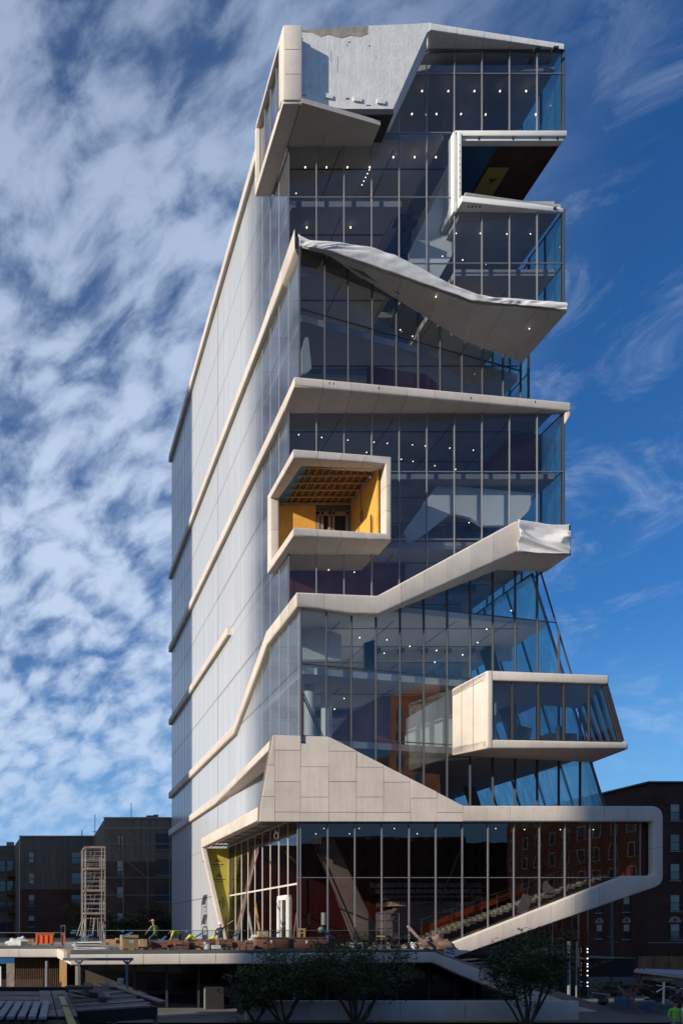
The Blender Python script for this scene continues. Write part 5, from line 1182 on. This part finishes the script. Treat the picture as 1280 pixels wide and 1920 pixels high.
crouch = dict(head=(-.30, -.05, .86), neck=(-.22, -.03, .80), chest=(-.10, 0, .66), pelvis=(.18, 0, .36), sh0=(-.18, -.17, .72), el0=(-.36, -.2, .52), ha0=(-.52, -.15, .34), sh1=(-.18, .17, .72), el1=(-.38, .2, .5), ha1=(-.54, .1, .32), hip0=(.16, -.1, .34), kn0=(-.20, -.14, .46), ft0=(-.02, -.14, 0), hip1=(.18, .1, .34), kn1=(-.16, .14, .12), ft1=(.22, .14, .04))
reach = dict(head=(-.02, -.02, 1.60), neck=(0, 0, 1.46), chest=(0, 0, 1.27), pelvis=(0, 0, .95), sh0=(-.19, 0, 1.38), el0=(-.32, -.05, 1.12), ha0=(-.40, -.12, .88), sh1=(.19, 0, 1.42), el1=(.45, .02, 1.62), ha1=(.70, .05, 1.80), hip0=(-.1, 0, .88), kn0=(-.12, -.05, .48), ft0=(-.13, 0, 0), hip1=(.1, 0, .88), kn1=(.14, -.03, .48), ft1=(.16, .04, 0))
stand = dict(head=(0, -.02, 1.62), neck=(0, 0, 1.47), chest=(0, 0, 1.27), pelvis=(0, 0, .95), sh0=(-.19, 0, 1.38), el0=(-.25, .02, 1.08), ha0=(-.22, -.16, .88), sh1=(.19, 0, 1.38), el1=(.25, .02, 1.08), ha1=(.20, -.18, .90), hip0=(-.1, 0, .88), kn0=(-.11, -.02, .48), ft0=(-.12, 0, 0), hip1=(.1, 0, .88), kn1=(.12, 0, .48), ft1=(.14, .03, 0))
person('worker in green t-shirt, jeans and tan cap stepping over boxes on the terrace', man(X(288, 44.6), 44.6, DZ, stride), gtee, jean, boot, 'cap', tan_hat, face=(-1, -.3))
person('worker in yellow shirt bending down right of the green shirted worker', man(X(333, 45.5), 45.5, DZ, bend), hiv, dark, boot, face=(-1, -.2))
person('worker in yellow shirt crouching among the brown boxes', man(X(362, 44.4), 44.4, DZ+.1, crouch), hiv, dark, boot, 'cap', mat('blue_cap', (.05, .15, .35), .8), face=(-1, -.3))
person('worker in pale yellow vest kneeling by the bucket behind the glass railing', man(X(395, 47), 47, DZ, crouch, mir=-1), hiv, khaki, boot, face=(1, -.3))
person('worker in dark clothes and white hard hat reaching up beside the leaning post', man(X(413, 45), 45, DZ-.15, reach), dark, jean, boot, 'helmet', wh_hat, face=(.6, -1))
person('bald man in bright green t-shirt standing at the bottom right corner', man(X(1265, 31), 31, GZ, stand, 1.03), hig, mat('blue_trousers', (.04, .12, .28), .9), boot, face=(-.5, -1))
person('man in dark clothes standing behind the green shirted man', man(X(1269, 33.5), 33.5, GZ+.42, stand, 1.0), dark, dark, boot, face=(-1, -.3))
person('man in white shirt cut off by the right edge of the picture', man(X(1281, 31.2), 31.2, GZ, stand, 1.0), white_p, khaki, boot, face=(-1, -.3))
# ------------------------------------------------------------------ things lying on the terrace
card = mat('cardboard', (.42, .26, .14), .85, .15, 2); terra = mat('terracotta_paver', (.27, .13, .095), .85, .3, 3, orand=.15); pale = mat('foam_white', (.68, .68, .66), .7, .08, 2)
def box_at(name, label, cat, px0, px1, py0, py1, d, depth, m, rz=0, group=None, extra=None):
    x0, x1 = X(px0, d), X(px1, d); z1 = Z(py0, d); z0 = max(DZ, Z(py1, d)); w = x1-x0
    e = empty(name, ((x0+x1)/2, d+depth/2, z0), label, cat, group, 0)
    b = MB(); b.rbox(((x0+x1)/2, d+depth/2, (z0+z1)/2), (w, depth, z1-z0), rz); b.go('carton', m, e)
    b = MB(); b.rbox(((x0+x1)/2, d+depth/2, z1+.004), (w*.10, depth*1.01, .012), rz); b.go('tape_seam', mat('packing_tape', (.50, .36, .22), .4), e)
    if extra:
        b = MB(); b.rbox(((x0+x1)/2+w*.08, d-.006, (z0+z1)/2+.05), (w*.3, .008, (z1-z0)*.22), rz); b.go('shipping_label', mat('paper_label', (.6, .58, .52), .7), e)
    return e
box_at('cardboard_box', 'largest tan cardboard box at the railing left of the striding worker', 'box', 229, 259, 1754, 1786, 42.6, .9, card, .05, extra=True)
box_at('cardboard_box', 'small low cardboard box beside the white foam sheets', 'box', 199, 218, 1762, 1772, 44.2, .5, card, -.1)
box_at('cardboard_box', 'small cardboard box tucked against the largest box', 'box', 218, 229, 1760, 1770, 44.6, .4, card, .2)
box_at('cardboard_box', 'open cardboard box behind the striding worker', 'box', 261, 276, 1762, 1776, 44.9, .6, card, 0)
box_at('cardboard_box', 'cardboard box resting on the long brown planter', 'box', 485, 503, 1747, 1757, 44.2, .4, card, .05, extra=True)
box_at('white_carton', 'white carton lying at the terrace edge under the reaching worker', 'box', 398, 414, 1773, 1780, 42.8, .4, white_p, 0)
# paver stacks
paver = MB(); paver.rbox((0, 0, 0), (.40, .20, .07)); pm = bpy.data.meshes.new('paver'); pm.from_pydata([tuple(v) for v in paver.v], [], paver.f); pm.materials.append(terra)
def stack(px_, d, nx, ny, nz, rz, i, label):
    e = empty('paver_stack', (X(px_, d), d, DZ), label, 'pavers', 'stacks of brown pavers on the terrace'); r = random.Random(i)
    for z in range(nz):
        for a in range(nx):
            for c in range(ny):
                if z == nz-1 and r.random() < .35: continue
                o = bpy.data.objects.new('paver', pm); o.parent = e; COL.objects.link(o)
                o.location = ((a-nx/2)*.42+r.uniform(-.03, .03), (c-ny/2)*.23+r.uniform(-.02, .02), .04+z*.075); o.rotation_euler = (0, 0, r.uniform(-.08, .08))
    e.rotation_euler = (0, 0, rz)
where = [(305, 43.6, 2, 2, 6, 'small stack between the striding and the bending worker'), (322, 44.2, 3, 2, 8, 'stack under the bending worker'), (346, 43.4, 2, 2, 7, 'stack in front of the crouching worker'), (372, 43.8, 3, 2, 6, 'stack right of the crouching worker'),
         (390, 44.6, 3, 2, 8, 'tall stack left of the white bucket'), (408, 44.0, 3, 2, 7, 'stack behind the white carton'), (425, 43.5, 2, 2, 8, 'stack below the reaching worker'), (446, 44.0, 5, 2, 7, 'long stack left of the planters'), (466, 43.3, 2, 2, 5, 'low stack beside the plastic sheet'), (272, 45.5, 3, 2, 7, 'stack behind the largest cardboard box'), (356, 46.2, 4, 2, 8, 'far stack behind the crouching worker')]
for i, w_ in enumerate(where): stack(*w_[:5], R.uniform(-.2, .2), i, 'terracotta paver '+w_[5])
b = MB()
for k in range(70):
    px_ = R.uniform(200, 470); d = R.uniform(42.5, 44); b.rbox((X(px_, d), d, DZ+.05), (R.uniform(.1, .4), R.uniform(.08, .2), R.uniform(.04, .16)), R.uniform(0, 3))
o = b.go('loose_pavers', terra); tag(o, 'loose brown pavers and offcuts scattered over the terrace floor', 'rubble', kind='stuff')
# white sheets
SH = empty('foam_sheets', (X(168, 43.6), 43.6, DZ), 'pile of white insulation sheets behind the glass screen', 'sheets')
for k in range(6): b = MB(); b.rbox((X(167, 43.8)+R.uniform(-.15, .15), 44.0+R.uniform(-.2, .2), DZ+.04+k*.075), (1.75-R.random()*.3, 1.2, .055), R.uniform(-.12, .12), 0, R.uniform(-.03, .03)); b.go('sheet', pale, SH)
def blob(name, label, cat, c, size, m, seed=0, parent=None):
    v = []; f = []; n, k = 18, 9
    for j in range(k+1):
        for i in range(n):
            a = i/n*6.283; t = j/k*math.pi/2; q = Vector((math.cos(a)*math.cos(t), math.sin(a)*math.cos(t), math.sin(t))); nz = 1+.45*noise.noise(q*2.2+Vector((seed, 0, 0)))+.2*noise.noise(q*6+Vector((seed, 3, 0)))
            v.append((c[0]+q.x*size[0]*nz, c[1]+q.y*size[1]*nz, c[2]+max(0, q.z*size[2]*nz)))
    for j in range(k):
        for i in range(n): f.append((j*n+i, j*n+(i+1) % n, (j+1)*n+(i+1) % n, (j+1)*n+i))
    o = obj(name, v, f, m, None, True); return tag(o, label, cat)
blob('plastic_sheet_heap', 'crumpled white plastic sheet behind the far railing', 'plastic', (X(35, 55), 55, -1.11), (.85, .6, .55), pale, 1)
blob('plastic_sheet_heap', 'clear plastic hanging off the long brown planter', 'plastic', (X(477, 44), 44.0, DZ), (.35, .3, .75), mat('dusty_plastic', (.45, .43, .40), .4), 5)
OC = empty('orange_container', (X(83, 56), 56, DZ), 'orange open container on the far left terrace', 'container'); om = mat('orange_paint', (.75, .13, .03), .6, .15)
bx('shell', (X(67, 56), 56, DZ+.12), (X(101, 56), 57.1, Z(1753, 56)), om, OC); bx('rim', (X(66, 56), 55.95, Z(1753, 56)), (X(102, 56), 57.15, Z(1751, 56)), om, OC)
for k in range(4): bx('rib', (X(69+k*9.5, 56), 55.93, DZ+.15), (X(70.5+k*9.5, 56), 56.0, Z(1754, 56)), om, OC)
for px_ in (69, 97): bx('skid', (X(px_, 56), 56, DZ), (X(px_+3, 56), 57, DZ+.12), steel_d, OC)
box_at('cardboard_box', 'small carton between the plastic heap and the orange container', 'box', 53, 62, 1762, 1772, 54.5, .5, card, .1)
# planters
for (p0, p1, d, lab) in ((480, 541, 43.4, 'long brown planter box beside the white door frame'), (546, 615, 43.6, 'long brown planter box under a plastic cover, right of the door frame')):
    e = empty('planter_box', (X((p0+p1)/2, d), d, DZ), lab, 'planter', 'long brown planters on the terrace'); z1 = Z(1760, d)
    bx('trough', (X(p0, d), d, DZ+.03), (X(p1, d), d+.8, z1), mat('brown_planter', (.16, .07, .05), .6, .15), e, .06)
    bx('rim', (X(p0-.5, d), d-.04, z1), (X(p1+.5, d), d+.84, z1+.06), mat('planter_rim', (.11, .07, .065), .6), e)
    bx('tag', (X(p0+27, d), d-.012, z1-.3), (X(p0+30, d), d, z1-.12), white_p, e)
# white door frame on the side glazing
DF = empty('door_frame', (XL-.1, 50.2, DZ), 'white steel door frame standing against the podium side glazing', 'door')
ya_, yb_ = 22800/(524-66), 22800/(541.5-66)
zt_ = Z(1683, yb_)
for yy, nm in ((ya_, 'jamb'), (yb_, 'jamb')): bx(nm, (XL-.16, yy-.09, DZ), (XL-.02, yy+.09, zt_), white_p, DF)
bx('head', (XL-.16, yb_, zt_-.15), (XL-.02, ya_, zt_+.15), white_p, DF); bx('door_leaf_edge', (XL-.13, ya_-.7, DZ), (XL-.05, ya_-.6, zt_-.1), white_p, DF)
# bucket, boxes, tower ladder, poles
def bucket(px_, d, lab):
    e = empty('bucket', (X(px_, d), d, DZ), lab, 'bucket'); b = MB(); b.tube((X(px_, d), d, DZ+.02), (X(px_, d), d, DZ+.40), .14, .17, 14); b.go('pail', white_p, e, True)
    b = MB(); b.tube((X(px_, d), d, DZ+.38), (X(px_, d), d, DZ+.42), .18, .18, 14); b.go('rim', white_p, e)
bucket(388, 43.1, 'white bucket on the terrace right of the crouching worker'); bucket(776, 43.6, 'white bucket at the right end of the terrace')
BS = empty('baker_scaffold', (X(735, 44.5), 44.5, DZ), 'dark blue rolling scaffold frame on the terrace right of the concrete pier', 'scaffold'); navy = mat('navy_steel', (.010, .012, .035), .6)
for px_ in (723, 748):
    for yy in (44.2, 45.4): b = MB(); b.tube((X(px_, 44.2), yy, DZ), (X(px_, 44.2), yy, Z(1712, 44.2)), .035, n=7); b.go('upright', navy, BS)
b = MB()
for py in (1713, 1727, 1742, 1756):
    for yy in (44.2, 45.4): b.bar((X(723, 44.2), yy, Z(py, 44.2)), (X(748, 44.2), yy, Z(py, 44.2)), .05)
b.go('crossbar', navy, BS); bx('shelf', (X(723, 44.2), 44.2, Z(1757, 44.2)), (X(748, 44.2), 45.4, Z(1755.5, 44.2)), joist_m, BS)
b = MB(); b.rbox(P(735, 1723, 44.7), (.3, .3, .3)); b.go('load', steel_d, BS)
def pole(name, lab, cat, a, c, w, m):
    b = MB(); b.bar(a, c, w); return tag(b.go(name, m), lab, cat)
pole('leaning_pole', 'long thin reddish pole leaning on the podium side glass', 'pole', P(437, 1765, 45.5), P(484, 1597, 51.5), .06, mat('pole_red', (.35, .16, .12), .7))
pole('leaning_plank', 'pale plank leaning against the railing right of the rolling scaffold', 'plank', P(764, 1737, 43.4), P(796, 1773, 43.4), .12, mat('plank_tan', (.33, .24, .19), .8))
pole('leaning_plank', 'green tinted board leaning inside the podium glass', 'plank', P(465, 1710, 47.9), P(475, 1765, 47.9), .10, mat('green_board', (.30, .38, .30), .7))
pole('leaning_plank', 'narrow tan board leaning beside the green tinted one', 'plank', P(478, 1692, 47.9), P(486, 1745, 47.9), .10, joist_m)
pole('red_clamp', 'thin red prop standing by the corner of the podium glazing', 'prop', P(549, 1768, 45.5), P(556, 1712, 45.5), .06, mat('prop_red', (.30, .08, .05), .6))
WH = empty('wooden_stand', (X(566, 44.8), 44.8, DZ), 'small pale wooden frame stand left of the concrete pier', 'stand')
for px_ in (561, 570.5): b = MB(); b.bar(P(px_, 1760, 44.8), P(px_, 1742, 44.8), .09); b.go('leg', joist_m, WH)
for py in (1743, 1750, 1760): b = MB(); b.bar(P(560, py, 44.8), P(572, py, 44.8), .08); b.go('rail', joist_m, WH)
MX = empty('cement_mixer', (X(600, 46), 45.2, DZ), 'grey green mixing machine with upright tank near the pier', 'machine'); gm = mat('machine_green', (.10, .12, .105), .6, .3)
b = MB(); b.tube(P(607, 1735, 45.2), P(607, 1712, 45.2), .16, n=12); b.go('tank', gm, MX, True); b = MB(); b.ball(P(602, 1744, 45.2), .2, 12, 8); b.go('drum', gm, MX, True)
b = MB(); b.box((X(590, 45), 45, DZ+.2), (X(612, 45), 45.8, DZ+.6)); b.go('chassis', gm, MX)
b = MB()
for px_ in (592, 610): b.tube((X(px_, 45), 44.95, DZ+.16), (X(px_, 45), 45.05, DZ+.16), .16, n=12)
b.go('wheels', steel_d, MX)
blob('covered_heap', 'brown tarpaulin covered heap at the right end of the terrace', 'tarp', (X(815, 44.5), 44.5, DZ), (1.1, .8, .75), mat('brown_tarp', (.18, .11, .09), .8), 8)
b = MB()
for k in range(60): px_ = R.uniform(560, 800); d = R.uniform(44.4, 46); b.rbox((X(px_, d), d, DZ+.15), (R.uniform(.1, .5), R.uniform(.1, .3), R.uniform(.05, .5)), R.uniform(0, 3), 0, R.uniform(-.3, .3))
tag(b.go('site_debris', mat('mixed_debris', (.16, .14, .13), .8, .5, 3)), 'mixed building debris strewn in front of the podium glass', 'debris', kind='stuff')
# hand truck
HT = empty('hand_truck', (X(384, 44), 44, DZ), 'hand truck with a round grey handle behind the paver stacks', 'trolley'); b = MB()
for a, c in (((380, 1765), (380, 1743)), ((389, 1765), (389, 1743)), ((380, 1743), (383, 1738)), ((389, 1743), (386, 1738)), ((383, 1738), (386, 1738))): b.tube(P(*a, 44), P(*c, 44), .025, n=6)
b.go('frame', steel_d, HT); b = MB(); b.box((X(379, 44), 43.8, DZ), (X(390, 44), 44.2, DZ+.06)); b.go('toe_plate', steel_d, HT)

# ------------------------------------------------------------------ near left: plank platform of the sidewalk shed
plank_m = mat('weathered_plank', (.21, .18, .165), .9, .4, 1.6, .5, 10, streak=.3, orand=.3); blk = mat('black_edge', (.018, .017, .018), .9)
PL = empty('plank_platform', (1.5, 28, GZ), 'weathered plank platform of the sidewalk shed at the lower left', 'platform'); pz = -2.5
def pq(px_, py, z=pz): d = z*FL/(CY-py); return Vector((X(px_, d), d, z))
fl, fr_ = pq(128, 1896), pq(292, 1886); bl, brr = pq(100, 1862), pq(217, 1846)
n = 22
for k in range(n):
    t0, t1 = k/n, (k+.86)/n
    a, c = bl.lerp(fl, t0), brr.lerp(fr_, t0); a2, c2 = bl.lerp(fl, t1), brr.lerp(fr_, t1)
    j = R.uniform(-.02, .03); e0 = R.uniform(-.18, .10)
    a, c, a2, c2 = [q_+Vector((0, 0, j)) for q_ in (a, c, a2, c2)]
    hull('plank', [a, c+Vector((e0, 0, 0)), a2, c2+Vector((e0, 0, 0)), a-Vector((0, 0, .05)), c+Vector((e0, 0, -.05)), a2-Vector((0, 0, .05)), c2+Vector((e0, 0, -.05))], plank_m, PL)
for k in range(3):
    p = pq(205, 1850, pz+.04).lerp(pq(300, 1882, pz+.04), k/3); q = pq(205, 1850, pz+.04).lerp(pq(300, 1882, pz+.04), (k+.96)/3)
    u = Vector((.28, .22, 0)); hull('edge_board', [p, q, p+u, q+u, p+Vector((0, 0, .05)), q+Vector((0, 0, .05)), p+u+Vector((0, 0, .05)), q+u+Vector((0, 0, .05))], plank_m, PL)
b = MB(); b.prism([bl, brr, fr_, fl], (0, 0, -.5)); 
sk_ = MB(); sk_.bar(fl+Vector((0, .05, -.25)), fr_+Vector((0, .05, -.25)), .1, .4); sk_.bar(fr_+Vector((0, .05, -.25)), brr+Vector((0, 0, -.25)), .1, .4); sk_.go('fascia_beam', blk, PL)
bb = MB()
for p in (fl, fr_, bl, brr, (fl+fr_)/2): bb.bar((p.x, p.y+.1, GZ), (p.x, p.y+.1, pz-.06), .14)
bb.go('posts', steel_g, PL)
# second, nearer platform
P2 = empty('plank_platform', (-1, 22, GZ), 'nearer plank platform in the bottom left corner', 'platform')
pz2 = -2.45
for k in range(12):
    y = 22.4+k*.62; bx('plank', (-4.5, y, pz2-.05), (X(74, y)+R.uniform(-.06, .06), y+.54, pz2+R.uniform(0, .015)), plank_m, P2)
for c0, c1 in ((73, 97), (98, 128)):
    for k in range(5):
        y = 21.0+k*1.75; bx('panel_board', (X(c0+1, 27)+(27-y)*.0, y, pz2), (X(c1, 27), y+1.70, pz2+.05), plank_m, P2)
bx('edge_beam', (-5, 30.0, pz2-.08), (X(128, 30), 30.25, pz2+.16), blk, P2)
bx('understructure', (-5, 20, GZ+.5), (X(128, 27), 29.9, pz2-.06), blk, P2)
gw = mat('grey_lumber', (.24, .26, .28), .8, .25, 2, orand=.2)
for k in range(6):
    x = -1.35+k*.29; e_ = .12
    hull('grey_plank', [(x, 20.0, pz2+.06), (x+.2, 20.0, pz2+.06), (x+.05+e_, 24.3+R.uniform(-.3, .3), pz2+.06), (x+.25+e_, 24.3, pz2+.06), (x, 20.0, pz2+.14), (x+.2, 20.0, pz2+.14), (x+.05+e_, 24.3, pz2+.14), (x+.25+e_, 24.3, pz2+.14)], gw, P2)
LV_ = empty('yellow_level', tuple(pq(118, 1880)), 'yellow black ended spirit level lying across the platform edge', 'level'); ym = mat('yellow_paint', (.30, .25, .012), .5)
a, c = pq(114, 1868, pz+.12), pq(136, 1925, pz+.12); b = MB(); b.bar(a, c, .20, .07); b.go('rail', ym, LV_); b = MB(); b.bar(a-(c-a)*.01, a+(c-a)*.05, .22, .09); b.bar(a.lerp(c, .45), a.lerp(c, .48), .22, .09); b.go('end_cap', blk, LV_)
# steel frame over the platform
SF = empty('steel_gantry', (X(185, 38), 38, GZ), 'grey steel goal shaped gantry standing behind the plank platform', 'gantry'); sgm = mat('grey_steel_paint', (.13, .15, .19), .5, .1)
bx('beam', (X(118, 38), 38, Z(1802, 38)), (X(250, 38), 38.25, Z(1797, 38)), sgm, SF)
for px_ in (148, 238.5): bx('column', (X(px_-2, 38), 38.03, GZ), (X(px_+2, 38), 38.2, Z(1803, 38)), sgm, SF)
b = MB()
for px_ in (148, 238.5): b.bar(P(px_-1, 1808, 38.1), P(px_-7, 1802, 38.1), .08); b.bar(P(px_+1, 1808, 38.1), P(px_+7, 1802, 38.1), .08)
b.go('knee_brace', sgm, SF)
# lumber lying on the platform: each pile a thing with boards as parts
def boards(name, lab, specs, m):
    e = empty(name, tuple(pq(specs[0][0], specs[0][1])), lab, 'lumber')
    for (x0_, y0_2, x1_, y1_2, w, h, lift) in specs:
        b = MB(); b.bar(pq(x0_, y0_2, pz+lift), pq(x1_, y1_2, pz+lift), w, h); b.go('board', m, e)
dw = mat('dark_lumber', (.075, .058, .05), .9, .4, 2, orand=.25)
boards('lumber_pile', 'dark stack of boards at the back of the platform', [(126, 1852, 172, 1853, .5, .1, .06+.11*k) for k in range(8)], dw)
boards('lumber_pile', 'two thick timbers lying in the middle of the platform', [(164, 1848, 177, 1868, .34, .22, .12), (180, 1856, 194, 1876, .24, .18, .1)], dw)
boards('lumber_pile', 'scattered thin boards across the platform', [(112, 1862, 160, 1872, .2, .04, .04), (130, 1858, 165, 1865, .22, .04, .07), (190, 1845, 215, 1852, .25, .05, .05), (172, 1850, 206, 1853, .3, .05, .05), (197, 1862, 203, 1872, .2, .05, .04), (186, 1862, 197, 1874, .15, .05, .03), (200, 1838, 212, 1852, .22, .06, .12)], plank_m)
bk = MB(); p = pq(226, 1848); bk.tube(p, p+Vector((0, 0, .3)), .13, .15, 12); tag(bk.go('paint_pail', mat('pail_grey', (.40, .40, .42), .5), None, True), 'grey pail standing at the right back of the platform', 'pail')
# stuff below the left terrace
bx_ = bx('blue_tarpaulin', (-5, 50, Z(1808, 50)), (X(27, 50), 50.1, Z(1797, 50)), mat('blue_tarp', (.015, .10, .27), .5, .2, 2)); tag(bx_, 'blue tarpaulin strip hanging under the far left terrace edge', 'tarpaulin')
UL = empty('stud_wall', (0, 54, GZ), 'unfinished timber stud wall under the left terrace', 'wall')
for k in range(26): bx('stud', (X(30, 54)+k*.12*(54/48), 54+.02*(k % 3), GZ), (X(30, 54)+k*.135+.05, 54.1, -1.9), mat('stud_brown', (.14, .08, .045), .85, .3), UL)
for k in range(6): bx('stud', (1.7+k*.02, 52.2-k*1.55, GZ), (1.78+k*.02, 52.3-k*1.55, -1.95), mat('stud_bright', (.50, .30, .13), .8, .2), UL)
bx('sheathing', (-8, 55, GZ), (2.6, 55.1, -1.8), mat('dark_sheathing', (.035, .028, .022), .9), UL)
cw_ = bx('wrapped_column', (X(12, 49), 49, GZ), (X(27, 49), 49.6, Z(1808, 49)), mat('stone_wrap', (.30, .24, .20), .8, .4, 3)); tag(cw_, 'plastic wrapped pale column below the blue tarpaulin', 'column')
pc_ = MB(); pc_.tube((X(87.5, 46), 46, GZ), (X(87.5, 46), 46, -1.9), .09, n=10); tag(pc_.go('steel_post', sgm), 'grey steel post under the left terrace', 'post')
wb = bx('site_board', (X(-3, 44), 44, Z(1850, 44)), (X(2, 44), 44.1, Z(1813, 44)), white_p); tag(wb, 'white board standing at the far left border under the terrace', 'board')
blob('snowy_rubble', 'bright crumpled plastic on the ground at the far left', 'plastic', (X(22, 44), 44, Z(1857, 44)-.1), (.8, .4, .16), pale, 12)
# ------------------------------------------------------------------ right foreground street works
SHD = empty('site_shed', (X(1150, 56), 56, GZ), 'black boarded site shed behind the right street tree', 'shed')
bx('shed_wall', (X(1101, 56), 56, GZ+1.2), (X(1189, 56), 60, Z(1798, 56)), blk, SHD); bx('shed_cap', (X(1101, 56), 55.9, Z(1798, 56)), (X(1190, 56), 60, Z(1796.5, 56)), steel_g, SHD)
HO = empty('plywood_hoarding', (X(1225, 58), 58, GZ), 'brown plywood hoarding panels beside the black shed', 'hoarding'); ply = mat('plywood', (.24, .13, .06), .8, .3)
for k in range(4): bx('panel', (X(1196, 58)+k*1.22, 58, Z(1826, 58)), (X(1196, 58)+k*1.22+1.19, 58.05, Z(1794, 58)), ply, HO)
for k in range(5): bx('post', (X(1195, 58)+k*1.22, 57.93, GZ), (X(1195, 58)+k*1.22+.08, 58, Z(1794, 58)), ply, HO)
CN = empty('sheet_canopy', (X(1240, 40), 40, GZ), 'pale sheet metal canopy on a white post at the right edge', 'canopy')
hull('canopy_roof', [P(1188, 1820, 42), P(1285, 1829, 38), P(1285, 1820, 46), P(1195, 1816, 46), P(1188, 1824, 42), P(1285, 1836, 38), P(1285, 1824, 46), P(1195, 1818, 46)], mat('sheet_metal_blue', (.36, .36, .42), .5, .1), CN)
b = MB(); b.bar(P(1243, 1883, 38), P(1244.5, 1842, 38), .06); b.go('post', white_p, CN); b = MB(); b.bar(P(1244, 1850, 38), P(1231, 1848, 38), .04); b.bar(P(1244, 1853, 38), P(1230, 1861, 38), .04); b.bar(P(1244, 1850, 38), P(1282, 1855, 38), .03); b.go('arm', white_p, CN)
bxs = bx('fascia_timber', P(1226, 1836, 39)+Vector((0, 0, 0)), P(1285, 1839, 39)+Vector((0, .1, 0)), joist_m, CN)
def ladder(lab, a, c, w, m, n=10):
    e = empty('ladder', tuple(a), lab, 'ladder'); b = MB()
    for s_ in (0, w): b.bar(a+Vector((s_, 0, 0)), c+Vector((s_*.8, 0, 0)), .05)
    b.go('stile', m, e); b = MB()
    for k in range(1, n): p = a.lerp(c, k/n); b.bar(p, p+Vector((w*.9, 0, 0)), .03)
    b.go('rung', m, e)
ladder('dull red ladder leaning beside the pale canopy', P(1174, 1878, 40), P(1200, 1812, 44), .35, mat('ladder_red', (.13, .035, .025), .7), 14)
pole('leaning_plank', 'long brown plank propped on the street steps at right', 'plank', P(1158, 1850, 41), P(1206, 1906, 40.5), .14, mat('plank_brown', (.20, .11, .08), .8))
wk = MB()
for k in range(60):
    px_ = R.uniform(1115, 1262); d = R.uniform(42.8, 46); z = R.uniform(-4.2, -3.1); wk.rbox((X(px_, d), d, z), (R.uniform(.2, 1.1), R.uniform(.05, .4), R.uniform(.03, .3)), R.uniform(0, 3), 0, R.uniform(-.5, .5))
tag(wk.go('site_material', mat('site_mixed', (.09, .07, .065), .8, .6, 3)), 'dark jumble of site material between the steps and the shed', 'debris', kind='stuff')
for i, (px_, py) in enumerate(((1166, 1880), (1218, 1888))):
    b_ = MB(); b_.rbox(P(px_, py, 41.8), (.55, .5, .4), .3); tag(b_.go('blue_barrow', mat('blue_plastic', (.015, .09, .20), .5)), 'blue plastic tub among the street works, '+('left one by the plank' if i == 0 else 'right one near the white post'), 'tub', 'blue tubs')
for px_ in (1115, 1131):
    pass
pb = MB(); pb.bar(P(1110, 1862, 43), P(1142, 1866, 43), .12, .06); tag(pb.go('pale_board', mat('pale_wood', (.42, .36, .28), .8)), 'pale board lying across trestles behind the right tree', 'board')
# street light and string of work lights
SLT = empty('street_lamp', (X(1146, 62), 62, GZ), 'slim grey street lamp post with small signs in front of the red brick house', 'street lamp'); lm = mat('lamp_grey', (.12, .12, .16), .5)
b = MB(); b.tube((X(1146, 62), 62, GZ), (X(1146, 62), 62, Z(1690, 62)), .13, .09, 10); b.go('post', lm, SLT, True); b = MB(); b.box(P(1138, 1758, 61.9), P(1150, 1756, 61.95)); b.box(P(1140, 1768, 61.9), P(1158, 1766.5, 61.95)); b.go('street_sign', lm, SLT)
WL = empty('work_light_string', (X(1101, 49.8), 49.8, GZ), 'vertical string of small white work lights at the lobby glass edge', 'lights')
b = MB(); b.tube((X(1100, 49.8), 49.8, -4.0), (X(1100, 49.8), 49.8, Z(1775, 49.8)), .03, n=6); b.go('cable', steel_d, WL)
for py in (1780, 1786, 1798, 1808, 1813, 1821, 1830, 1843, 1850): b = MB(); b.ball(P(1101, py, 49.7), .035, 8, 6); b.go('bulb', emis('bulb_glow', (1, .95, .85), 3.5), WL)
for i, px_ in enumerate((1066, 1080)):
    b = MB(); b.tube((X(px_, 49), 49, GZ), (X(px_, 49), 49, Z(1766, 49)), .05 if i else .1, n=8); tag(b.go('support_post', alu), 'thin pale post left of the work light string' if i else 'thicker pale post behind the crown of the right tree', 'post', 'posts at the lobby')
